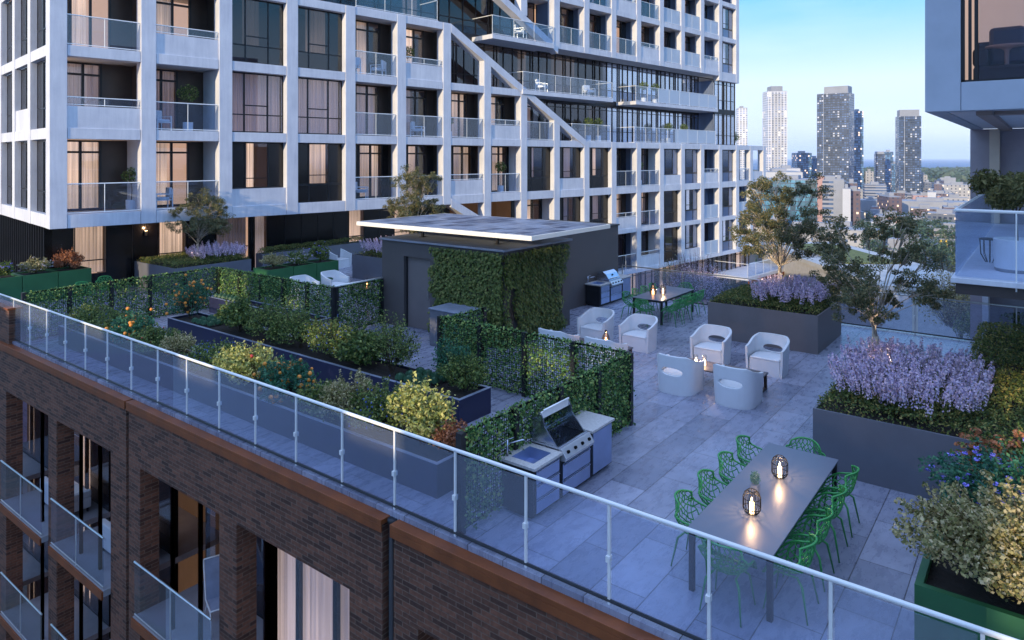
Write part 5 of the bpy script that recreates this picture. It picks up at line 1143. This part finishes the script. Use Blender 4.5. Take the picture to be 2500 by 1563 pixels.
for s_, z_, lb_ in ((31.2, 6.26, 'left dark plant of a pair on the ledge beside the slope foot'), (32.3, 6.26, 'right dark plant of a pair on the ledge beside the slope foot'), (41.2, 6.26, 'sparse plant on the frosted lower balcony'), (43.4, 6.26, 'round green plant on the frosted lower balcony'), (37.8, 9.2, 'spiky plant on the frosted upper balcony'), (39.3, 9.2, 'dark round plant on the frosted upper balcony')): pot_tree(tw(s_, .8, z_), 1.3, .36, lb_)
armchair(tw(3.9, .8, zf[1]), rad(10), 'white slatted bench chair on the balcony beside the potted tree'); armchair(tw(12.8, .8, zf[2]), rad(160), 'white chair on the upper balcony, left one'); armchair(tw(14.3, .8, zf[2]), rad(-150), 'white chair on the upper balcony, right one')
armchair(tw(16.7, .7, zf[1]), rad(30), 'white armchair on the mid balcony behind glass'); armchair(tw(4.0, .8, zf[0]), rad(-100), 'white armchair on the low balcony above the small tree'); armchair(tw(13.2, .7, zf[0]), rad(40), 'blue white lounge chair on the low balcony left of the canopy tree')
armchair(tw(26.3, .6, 9.2), rad(20), 'white chair on the long floating balcony, left one'); armchair(tw(31., .6, 9.2), rad(-20), 'white chair on the long floating balcony, right one'); armchair(tw(24.5, .7, 12.38), 0.3, 'white chair on the highest floating balcony')
e = empty('wall_lamp', tuple(tw(3.75, 1.93, 2.05)), rad(-7.45), 'small lit wall lamp between curtained windows at the foot of the tower', 'wall lamp'); b = MB(); b.box(-.05, .05, -.06, .055, -.1, .1); b.build('body', M['char'], e, True, bevel=.006); b = MB(); b.box(-.04, .04, -.05, .04, .101, .108); b.build('lens', M['candle'], e, True); lamp(tuple(tw(3.75, 1.8, 2.25)), 10)
hx, hy, hz = tw(52.6, 2.2, 6.2); P = np.concatenate([blob((hx+i*.5-.9, hy-i*.05, hz+.75+.08*math.sin(i*2)), (.55, .9, .6), 700, .3) for i in range(5)]); tag(quads('hedge', leafq(P, .16, .4, None, 0), M['leaf_dark']), 'dark rounded hedge on the roof at the end of the white tower', 'hedge')
# ---------------------------------------------------------------- neighbour building on the right
nb = empty('corner_building', (20, -1, -30), label='pale concrete building with overhanging upper storey at the top right', cat='building')
b = MB(); zb, zt = 6.0, 13.0; y1 = 1.77; wy = 1.21
b.box(15.0, 15.35, wy, y1, zb, zt); b.box(15.01, 15.35, -4, wy-.006, zb, 6.52); b.box(15.01, 15.35, -4, wy-.006, 9.6, zt); b.box(15.35, 25.4, y1-.3, y1, zb, zt)
b.build('wall', M['corner'], nb, bevel=.01)
b = MB(); b.box(15.36, 25.4, -4, y1-.31, 6.02, 6.4); b.build('soffit', M['whiteside'], nb)
b = MB(); b.box(15.36, 25.3, .75, 1.0, 5.93, 6.018); b.box(15.8, 16.2, -4, .74, 5.95, 6.018); b.build('soffit_beam', mat('taupe_render', (.3, .24, .22), .7, var=.1), nb)
b = MB(); b.box(25.4, 26.4, -4, 1.8, -30, 6.01); b.build('lower_wall', mat('mauve_grey_render', (.34, .31, .35), .75, var=.08), nb)
b = MB(); b.box(25.1, 25.38, 1.05, 1.3, 3.2, 5.99); b.build('light_column', mat('cream_column', (.6, .5, .4), .6, var=.05), nb)
b = MB()                                               # window of the upper room
for (a_, c_, q) in ((wy-.06, wy, .0), (wy-.16, wy-.11, .1), (wy-.26, wy-.2, .2)): b.box(15.06+q*.4, 15.11+q*.4, a_, c_, 6.53, 9.59)
b.box(15.06, 15.11, -4, wy, 6.521, 6.56); b.box(15.06, 15.2, -4, wy-.001, 9.5, 9.598); wo = b.build('window', M['mull'], nb)
b = MB(); b.box(15.15, 15.157, -4, wy-.27, 6.56, 9.5); b.build('pane', M['pglass'], wo)
b = MB(); b.box(18.6, 18.7, -4, y1-.31, 6.4, 9.6); b.box(15.36, 18.6, y1-.42, y1-.31, 6.41, 9.6); b.box(15.36, 18.6, -4, y1-.43, 9.55, 9.6); b.build('room', mat('glowing_beige_room', (.5, .42, .38), .9, var=.05, emit=(1, .72, .58), es=.26), nb)  # room walls glow by emission instead of a lamp
b = MB(); zf_ = 3.19
b.box(13.44, 25.39, -4, 1.22, 3.1, zf_); bo = b.build('balcony', M['white'], nb, bevel=.01)
b = MB(); b.box(13.5, 25.39, -4, 1.16, 2.92, 3.098); b.build('balcony_underside', mat('dark_brown_fascia', (.045, .036, .036), .6), bo)
b = MB(); z = zf_+1.1; b.tube([(13.5, -4, z), (13.5, 1.16, z), (24.5, 1.16, z)], .026, 8); b.tube([(13.5, .35, zf_-.15), (13.5, .35, z)], .012, 6); b.tube([(13.5, -1.2, zf_-.15), (13.5, -1.2, z)], .012, 6); b.build('guard_rail', M['railw'], bo)
b = MB(); b.box(13.495, 13.505, -4, 1.15, zf_+.02, z-.02); b.build('glass_panel', M['cleargl'], bo)
b = MB(); b.box(13.52, 24.5, 1.155, 1.165, zf_+.02, z-.02); b.build('glass_panel', M['lglass'], bo)
b = MB(); b.box(24.6, 25.39, 1.3, 1.45, -2.5, 1.9); b.box(24.6, 25.39, -3, 1.299, -.75, -.6); b.box(24.6, 25.39, -3, 1.299, 1.4, 1.6); b.build('lower_bay', M['white'], nb, bevel=.01)
b = MB(); b.box(24.9, 25.38, -2.5, 1.1, -.599, .25); b.build('dark_planter', M['brownp'], nb)
P = blob((25.1, -.4, .45), (.25, 1.5, .25), 900, .1); tag(quads('balcony_plants', leafq(P, .14, .5, None, 0), M['leaf_dark']), 'leafy plants in the dark box on the lower right balcony beyond the far railing', 'plant')
px_, py_ = at(2484, 12.0)
e = empty('potted_tree', (px_, py_, zf_), 0, 'olive green tree in a wide white pot on the right hand balcony', 'potted tree'); b = MB(); b.lathe([(.30, 0), (.33, .04), (.35, .55), (.32, .56), (.3, .5), (0, .5)], n=32); b.build('pot', M['tub'], e, True, smooth=False); b = MB(); b.lathe([(.315, .0), (.334, .05), (.33, .06)], n=32); b.build('pot_foot', M['concrete'], e, True)
b = MB()
for k in range(4): b.tube([(.03*k-.04, 0, .48), (.05*k-.08, .02, .95), (.16*math.cos(k*1.6), .2*math.sin(k*1.6), 1.45)], [.018, .014, .008], 6)
b.build('trunk', M['stem'], e, True); P = np.concatenate([blob((.5*math.cos(k*1.05)*(.4+.6*(k % 2)), .5*math.sin(k*1.05)*(.4+.6*(k % 2)), 1.42+.17*math.sin(k*2.2)), (.3, .3, .2), 420, .2) for k in range(9)]); quads('crown', leafq(P, .11, .28, P-np.array([0, 0, 1.2]), .3), leafmat('olive_leaves', [(.06, .075, .025), (.15, .15, .055), (.28, .24, .09)]), e, local=True)
sx, sy = at(2417, 13.0); e = empty('wire_stool', (sx, sy, zf_), 0, 'black wire stool behind the white pot on the right hand balcony', 'stool'); b = MB(); b.lathe([(0, .45), (.17, .45), (.175, .43), (0, .43)], n=20); b.build('seat', M['char'], e, True); b = MB()
for k in range(10): a = 2*PI*k/10; b.tube([(.165*math.cos(a), .165*math.sin(a), .43), (.15*math.cos(a), .15*math.sin(a), .16), (.07*math.cos(a), .07*math.sin(a), .01)], .006, 5)
b.build('legs', M['wirebk'], e, True)
tx, ty = at(2458, 14.0); e = empty('side_table', (tx, ty, 6.4), 0, 'round pale table on one tapering leg inside the upper right window', 'table'); b = MB(); b.lathe([(0, 1.0), (.36, 1.0), (.37, .985), (.1, .95), (.045, .9), (.035, .5), (.05, .0), (0, 0)], n=28); b.build('top_and_stem', mat('pale_pink_wood', (.42, .3, .27), .5), e, True, smooth=True)
e = empty('sofa', (17.3, -.6, 6.4), 0, 'dark navy sofa back inside the upper right window', 'sofa'); b = MB(); b.box(-.4, .45, -2.6, 1.75, 0, .6); b.box(.1, .45, -2.6, 1.75, .6, 1.15); b.box(-.42, .4, 1.5, 1.76, .6, .95); b.build('body', mat('navy_fabric', (.014, .016, .03), .9), e, True, bevel=.06); b = MB(); b.box(-.1, .12, .9, 1.5, .62, 1.4); b.build('cushion', M['navy'], e, True, bevel=.08)
# ---------------------------------------------------------------- shrubs and roofs just past the far railing
def shr(x, D, z, r, h, m, label, n=2600, s=.07): X, Y = at(x, D); shrub((X, Y, z), (r, r, h), n, m, label, size=s, lumps=14, stems=12)
shr(2345, 25.5, -1.6, 1.3, 1.35, 'leaf_cream', 'bush with cream light painted into its leaves just past the far railing under the balcony', 3600)  # leaf colour carries the light falling on this bush
shr(2395, 23.2, -1.0, .8, .5, 'leaf_dark', 'dark grey bush at the foot of the cream bush past the railing', 1500)
shr(1700, 29.5, -1.2, 1.3, 1.0, 'lav', 'silvery bush past the railing behind the far dining table', 2600, .05); shr(1655, 30.5, -1.0, .9, .8, 'leaf_cream', 'small silvery gold bush left of the silvery bush', 1600, .05)
CMX = mat('pale_grey_wall', (.4, .4, .42), .8, var=.12)
e = empty('flat_roofed_building', at(2130, 52)+(-48,), AZ, 'low building with pale flat roof just beyond the far railing', 'building'); b = MB(); b.box(-7, 16, -4.6, 3, 0, 44.6); b.build('wall', CMX, e, True); b = MB(); b.box(-7.2, 16.2, -4.8, 3.2, 44.6, 44.9); b.build('roof', mat('pale_roof', (.42, .43, .45), .8, var=.2, scale=.4), e, True); b = MB(); b.box(2, 14, -3.4, 1, 44.91, 45.0); b.build('roof_lawn', mat('roof_grass', (.12, .14, .04), .9, var=.4), e, True)
# ---------------------------------------------------------------- city
G = -48.0
gm, t, p, o = nt('city_ground'); v = swz(t, (0, 1, 2))
vo = N(t, 'ShaderNodeTexVoronoi', i_Scale=.02); t.links.new(v, vo.inputs['Vector']); n1 = N(t, 'ShaderNodeTexNoise', i_Scale=.006, i_Detail=8., i_Roughness=.7); t.links.new(v, n1.inputs['Vector'])
r = N(t, 'ShaderNodeValToRGB'); cr = r.color_ramp
for _ in range(3): cr.elements.new(.5)
for el, (a_, c_) in zip(cr.elements, ((0, (.02, .03, .02)), (.42, (.035, .05, .03)), (.5, (.07, .07, .08)), (.58, (.14, .14, .15)), (1, (.25, .24, .24)))): el.position = a_; el.color = c4(c_)
t.links.new(n1.outputs[0], r.inputs[0]); t.links.new(mixc(t, .5, r.outputs[0], vo.outputs['Color'], 'MULTIPLY'), p.inputs['Base Color']); p.inputs['Roughness'].default_value = .9
b = MB(); k = 3100; b.add([(-k, -k, G), (k, -k, G), (k, k, G), (-k, k, G)], [(0, 1, 2, 3)]); tag(b.build('ground', gm), kind='structure')
wm, t, p, o = nt('lake_water'); p.inputs['Base Color'].default_value = (.05, .14, .30, 1); p.inputs['Roughness'].default_value = .6; p.inputs['Specular IOR Level'].default_value = .12; v = swz(t, (0, 1, 2)); n1 = N(t, 'ShaderNodeTexNoise', i_Scale=.02, i_Detail=8.); t.links.new(v, n1.inputs['Vector']); bp = N(t, 'ShaderNodeBump', i_Strength=.6, i_Distance=4.); t.links.new(n1.outputs[0], bp.inputs['Height']); t.links.new(bp.outputs[0], p.inputs['Normal'])
b = MB(); b.add([(-30000, -30000, G-.6), (30000, -30000, G-.6), (30000, 30000, G-.6), (-30000, 30000, G-.6)], [(0, 1, 2, 3)]); tag(b.build('water', wm), kind='structure')
CM = {'whitet': citymat('white_tower_facade', (.62, .63, .7), (.12, .17, .3), 4., 3., .05, ww=.5, wh=.5), 'darkt': citymat('dark_glass_tower_facade', (.03, .045, .085), (.06, .10, .2), 2.6, 2.9, .09, (1, .85, .66), .5, ww=.74, wh=.6, wall_r=.3),
      'blue': citymat('blue_glass_facade', (.05, .09, .17), (.07, .15, .28), 2.4, 3., .06, ww=.8, wh=.7, wall_r=.25), 'teal': citymat('teal_glass_facade', (.03, .06, .12), (.03, .12, .2), 3.5, 3.4, .01, (.5, .9, 1), .3, ww=.9, wh=.8, wall_r=.2),
      'cream': citymat('cream_facade', (.35, .35, .38), (.03, .05, .10), 4.2, 3.6, .06, ww=.3, wh=.45), 'brownb': citymat('brown_brick_facade', (.12, .085, .11), (.04, .05, .09), 3.5, 3.2, .08, ww=.4, wh=.45),
      'grey': citymat('grey_facade', (.13, .15, .2), (.04, .06, .11), 3.4, 3.1, .1, ww=.6, wh=.5), 'salmon': citymat('salmon_facade', (.42, .26, .26), (.08, .08, .14), 5, 3.6, .05, ww=.25, wh=.4), 'plain': mat('pale_concrete_far', (.26, .28, .34), .8, var=.12, scale=.08), 'slabd': mat('dark_slab_edges', (.11, .13, .2), .6), 'plainw': mat('white_panel_far', (.46, .48, .55), .7, var=.06, scale=.1), 'band': citymat('banded_facade', (.30, .31, .37), (.04, .07, .14), 60, 3.1, 0, ww=2., wh=.5)}
def bld(x0, x1, yt, D, m, label, depth=22, rot=.25, cap=None, slabs=0, name='city_building', cat='building', yb=None, roofm='plain', extra=None):
    w_ = (x1-x0)/F_PX*D/(math.cos(rot)+.0); c = at((x0+x1)/2, D+depth*.5); z1 = zat(yt, D); base = G if yb is None else zat(yb, D)
    e = empty(name, (c[0], c[1], base), AZ-PI/2+rot-math.atan(((x0+x1)/2-1250)/F_PX), label, cat); w_ = max(3, w_-depth*abs(math.sin(rot))*.55); H = z1-base
    b = MB(); b.box(-w_/2, w_/2, -depth/2, depth/2, 0, H); b.build('wall', CM[m], e, True)
    b = MB(); b.box(-w_/2+.3, w_/2-.3, -depth/2+.3, depth/2-.3, H+.001, H+.5); b.box(-w_/5, w_/6, -depth/5, depth/6, H+.5, H+3.2); b.build('roof', CM[roofm], e, True)
    if cap: b = MB(); b.box(-w_*cap[0], w_*cap[1], -depth*.36, depth*.36, H+.501, H+cap[2]); b.build('rooftop_screen', CM['plain'], e, True)
    if slabs:
        b = MB(); n = int(H/3)
        for i in range(1, n): b.box(-w_*slabs, w_*slabs*.8, -depth/2-1.3, -depth/2-.001, i*3.-.15, i*3+.15)
        b.build('balcony_slabs', CM['plainw' if m != 'darkt' else 'slabd'], e, True)
        b = MB(); b.box(-w_*slabs-.3, -w_*slabs, -depth/2-1.35, -depth/2, 0, H); b.build('fin_wall', CM['plainw'], e, True)
    if extra: extra(e, w_, depth, H)
    return e
bld(1866, 1917, 223, 900, 'whitet', 'tall pale white tower, left one of the skyline', 24, .3, (.3, .3, 7), .3)
bld(2001, 2079, 228, 850, 'darkt', 'tallest dark gridded glass tower in the middle of the skyline', 26, -.25, (.3, .45, 9), .28)
bld(2078, 2105, 272, 905, 'blue', 'slim blue glass tower tucked behind the tallest dark tower', 22, .15)
bld(2191, 2243, 284, 880, 'darkt', 'dark gridded tower with pale top at the right of the skyline', 22, .2, (.44, .44, 8.5), .25)
bld(1798, 1823, 264, 980, 'whitet', 'pale tower half hidden behind the white framed block', 22, .1)
bld(1937, 1977, 374, 1000, 'blue', 'mid height blue glass block left of the tallest tower', 26, .3); bld(1974, 2001, 386, 1040, 'blue', 'lower blue block touching the tallest tower on its left', 22, .1)
bld(2136, 2158, 376, 1000, 'darkt', 'dark block with pale cap, left of a pair between the towers', 20, .1, (.45, .45, 3.5)); bld(2157, 2179, 371, 1060, 'blue', 'blue block, right of a pair between the towers', 20, .1); bld(2176, 2194, 400, 960, 'blue', 'narrow blue block against the right hand dark tower', 16, .1)
bld(2112, 2131, 419, 900, 'cream', 'small cream block with few windows between the towers', 14, .1); bld(2110, 2160, 452, 760, 'band', 'white terraced block with horizontal bands below the pair of towers', 22, .1); bld(2243, 2262, 428, 900, 'cream', 'cream stepped block right of the dark tower', 15, .1); bld(2256, 2272, 446, 860, 'grey', 'small grey block right of the stepped cream block', 14, .1)
bld(2282, 2298, 450, 800, 'brownb', 'brown slab at the left of the lit apartment rows', 16, 0); bld(2303, 2372, 452, 820, 'cream', 'long speckled apartment row in front of the island woods', 18, .05); bld(2266, 2284, 470, 700, 'plainw', 'pale flat roofed block beside the brown slab', 30, 0)
bld(1850, 1952, 421, 640, 'plainw', 'long white flat roof of a big hall behind the left tree', 60, .1); bld(1888, 1950, 412, 700, 'plainw', 'upper tier of the white hall roof', 30, .1)
bld(1852, 2004, 440, 520, 'teal', 'teal glass office block behind the crown of the left tree', 40, -.15); bld(1996, 2012, 430, 500, 'salmon', 'salmon pink framed edge tower beside the teal glass block', 16, 0); bld(2009, 2038, 441, 495, 'band', 'open storeyed grey block between pink frame and concrete wall', 24, 0, (.3, .5, 3)); bld(2036, 2060, 440, 490, 'plain', 'blank concrete wall block in the city middle', 24, 0); bld(2058, 2076, 462, 480, 'plainw', 'bright white slab end among the mid city blocks', 20, 0); bld(2074, 2099, 467, 486, 'brownb', 'plum brown slab with lit stair windows', 20, 0, (.4, .2, 3)); bld(2066, 2092, 448, 520, 'brownb', 'brown penthouse block behind the bright white slab', 18, 0)
bld(1850, 2140, 560, 375, 'cream', 'long cream terrace with rows of small dark windows', 14, -.06); bld(1905, 2130, 634, 330, 'grey', 'grey low block at the foot of the cream terrace', 12, -.05); bld(2128, 2182, 543, 420, 'plainw', 'low white shed above the trees', 14, .05)
bld(2150, 2192, 482, 560, 'brownb', 'dark mauve office block below the right dark tower', 30, .3); bld(2100, 2152, 491, 600, 'plain', 'pale low warehouse left of the dark mauve office', 24, 0); bld(2192, 2352, 494, 590, 'plain', 'long pale rail shed stretching to the right', 26, .08); bld(2226, 2290, 511, 520, 'brownb', 'low red brick block in front of the rail shed', 18, .05); bld(2303, 2340, 508, 500, 'brownb', 'brown block by the balcony edge in the distance', 20, .05)
bld(2246, 2288, 566, 400, 'plainw', 'white container shed in the trees at right', 10, 0); bld(2302, 2336, 569, 400, 'salmon', 'violet container shed at far right', 10, 0); bld(2225, 2241, 560, 410, 'cream', 'small cream house end above the right tree', 12, 0)
bld(2020, 2075, 618, 345, 'brownb', 'dark shopfront block with small lit windows under the cream terrace', 12, 0); bld(2330, 2420, 590, 380, 'grey', 'grey low depot at far right behind the balcony', 14, 0)
for i, x in enumerate((2276, 2297, 2311)):
    X, Y = at(x, 370); e = empty('yellow_post', (X, Y, G), 0, 'yellow crane post, %s of three near the container sheds' % ['left', 'middle', 'right'][i], 'post', 'yellow crane posts'); b = MB(); b.box(-.5, .5, -.5, .5, 0, 9.5); b.box(-.8, .8, -.8, .8, 0, .5); b.build('post', mat('yellow_paint', (.6, .4, .03), .5), e, True)
# scattered low blocks
rr = random.Random(21); cols = [('grey', 'grey'), ('cream', 'cream'), ('brownb', 'brown brick'), ('plain', 'pale'), ('band', 'banded'), ('salmon', 'pinkish')]
lm = [(1890, 'the tall white tower'), (2040, 'the tallest dark tower'), (2215, 'the right dark tower'), (2340, 'the lit apartment rows')]; k = 0
sc_ = []
for i in range(95):
    D = 350*(1500/350)**rr.random(); x = rr.uniform(1830, 2430); yt = HOR+(5.15+48-rr.uniform(5, 15))*F_PX/D
    if 1846 < x < 2144 and D < 390: continue
    w_ = rr.uniform(10, 30)/D*F_PX; m_, cn_ = rr.choice(cols); l_ = min(lm, key=lambda q: abs(q[0]-x)); sc_.append((D, x, yt, w_, m_, cn_, ('left' if x < l_[0] else 'right')+' of '+l_[1], rr.uniform(9, 18), rr.uniform(-.4, .4)))
od = ['nearest', 'second nearest', 'third nearest', 'fourth nearest', 'fifth nearest', 'sixth nearest', 'seventh nearest', 'eighth nearest', 'ninth nearest', 'tenth nearest']; cnt = {}
for D, x, yt, w_, m_, cn_, pl, dp, ro in sorted(sc_):
    q = cnt.get((cn_, pl), 0); cnt[(cn_, pl)] = q+1
    tag(bld(x-w_/2, x+w_/2, yt, D, m_, 'low %s block, %s of its colour %s' % (cn_, od[min(q, 9)], pl), dp, ro), group='low blocks scattered in the city')
# city trees
def ctree(x, D, r, label, m='leaf_far', h=None, n=900):
    X, Y = at(x, D); e = empty('city_tree', (X, Y, G), 0, label, 'tree', 'trees in the city'); h = h or r*.9; P = []
    for i in range(8): a = RNG.random()*6.28; q = r*.55*math.sqrt(RNG.random()); P.append(blob((q*math.cos(a), q*math.sin(a), h+r*.45*RNG.random()), (r*.5, r*.5, r*.42), n//8, .55))
    P = np.concatenate(P); quads('crown', leafq(P, r*.13, .7, P-np.array([0, 0, h*.6]), .5), M[m], e, local=True); b = MB(); b.tube([(0, 0, 0), (.2, 0, h*.5), (0, 0, h)], [r*.06, r*.045, r*.03], 6); b.build('trunk', M['stem'], e, True)
M['leaf_far'] = leafmat('city_tree_leaves', [(.02, .045, .03), (.035, .075, .05), (.06, .11, .07), (.09, .12, .07)], .6, .1)
tl = [(1930, 262, 8), (1955, 250, 9), (1985, 262, 9), (2010, 258, 8), (2035, 268, 9), (2060, 262, 8), (1985, 240, 6), (2085, 290, 8), (2105, 300, 7), (2120, 395, 8), (2140, 400, 9), (2112, 430, 9), (2160, 405, 8), (2185, 390, 9), (2205, 380, 10), (2230, 385, 10), (2255, 395, 10), (2280, 400, 10), (2300, 395, 9), (2325, 390, 9), (2350, 395, 9), (2220, 420, 9), (2245, 430, 9), (2270, 430, 9), (2130, 350, 8), (2310, 430, 9), (2180, 440, 8), (2150, 500, 7), (2110, 520, 8), (2215, 520, 7), (2320, 520, 8), (2260, 330, 9), (2300, 320, 9), (2225, 300, 9), (2180, 290, 9), (1880, 300, 8), (2340, 300, 9), (2370, 350, 9)]
wd = ['broad dark green', 'rounded grey green', 'mid green', 'tall dark', 'pale grey green']
on_ = ['first', 'second', 'third', 'fourth', 'fifth', 'sixth', 'seventh', 'eighth', 'ninth', 'tenth', 'eleventh', 'twelfth', 'thirteenth', 'fourteenth', 'fifteenth', 'sixteenth', 'seventeenth', 'eighteenth', 'nineteenth', 'twentieth', 'twenty-first', 'twenty-second', 'twenty-third', 'twenty-fourth', 'twenty-fifth']; cnt = {}
for i, (x, D, r) in enumerate(sorted(tl)):
    pl = 'below the cream terrace' if D < 310 else ('round the white shed' if x < 2190 else 'in the right hand grove'); q = cnt.get(pl, 0); cnt[pl] = q+1
    ctree(x, D, r, '%s city tree, %s from the left %s' % (wd[i % 5], on_[q], pl), n=1100 if D < 310 else 700)
P = []
n = 9000; D = 1500+RNG.random(n)*1450; x = 2095+RNG.random(n)*420; L = (x-1250)/F_PX*D; hh = 13*RNG.random(n)*(.6+.4*np.sin(x*.21+D*.02)); P = np.stack([D*FX+L*RX, D*FY+L*RY, G+hh], 1)
tag(quads('island_woods', leafq(P, 16., .7, np.tile([0, 0, 1.], (n, 1)), .4), M['leaf_far']), 'dark wooded island strip in front of the lake', 'woods', kind='stuff')
b = MB(); X, Y = at(2262, 1180); 
lampm = mat('lamp_glow', (1, .9, .8), .5, emit=(1, .8, .6), es=30)
for i, (x, y) in enumerate(((2213, 478), (2280, 487), (2270, 500), (2335, 490), (2146, 483), (2232, 470), (2170, 505), (2310, 478), (2125, 500), (1990, 470), (2250, 515), (2300, 520))):
    D = (5.15-G-7)*F_PX/(y-HOR); X, Y = at(x, D); e = empty('street_lamp', (X, Y, G), 0, 'lit street lamp among the distant blocks', 'street lamp', 'lit street lamps in the city'); b = MB(); b.tube([(0, 0, 0), (0, 0, 7)], .12, 6); b.build('pole', M['char'], e, True); b = MB(); b.ball((0, 0, 7.3), .55, 8); b.build('lamp_head', lampm, e, True)
# added unseen block behind the camera: shades brick and terrace, slots pass sun patches
e = empty('added_sun_block', (-24, 10, G), 0, 'added unseen block behind the camera that shades the terrace, with sun slots in its roof screen', 'building'); b = MB(); o_ = [(-2.9, -.6, 53.4, 55.4), (6.5, 7.7, 53.3, 54.6), (11.6, 12.9, 53.3, 54.5), (16.4, 17.5, 53.4, 54.5)]; zt_ = 56.75; ys = -60.0; b.box(-8, 8, -70, 12, 0, 52.3)
o_.append((19.6, 22.3, 53.2, 55.))  # slot shaped to let sun reach the left trellis
for a_, c_, z0, z1 in o_: b.box(7.7, 7.99, ys-10, a_-10, 52.301, zt_); b.box(7.7, 7.99, a_-9.999, c_-10.001, 52.301, z0); b.box(7.7, 7.99, a_-9.999, c_-10.001, z1, zt_); ys = c_
b.box(7.71, 7.98, -22, -5.5, zt_+.001, 66)  # taller screen added to shade the corner building face
b.box(7.7, 7.99, ys-10, 16.6, 52.301, zt_); b.box(-8, 8, 12.001, 50, 0, 52.3); b.build('wall', mat('sun_block_render', (.62, .63, .66), .8, var=.08, scale=.3), e, True); b = MB(); b.box(-7.9, 7.6, -69, 49, 52.31, 52.5); b.build('roof', CM['plain'], e, True)
# ---------------------------------------------------------------- evening haze over the city
hm = bpy.data.materials.new('haze'); hm.use_nodes = True; t = hm.node_tree
for n_ in list(t.nodes):
    if n_.type != 'OUTPUT_MATERIAL': t.nodes.remove(n_)
pv_ = t.nodes.new('ShaderNodeVolumePrincipled'); pv_.inputs['Color'].default_value = (.86, .93, 1, 1); pv_.inputs['Density'].default_value = .00007; pv_.inputs['Anisotropy'].default_value = 0
t.links.new(pv_.outputs[0], [n_ for n_ in t.nodes if n_.type == 'OUTPUT_MATERIAL'][0].inputs['Volume'])
b = MB(); k = 30500; b.box(-k, k, -k, k, -50.5, 135); tag(b.build('haze', hm), kind='stuff')
SC.cycles.volume_bounces = 1; SC.cycles.volume_max_steps = 64
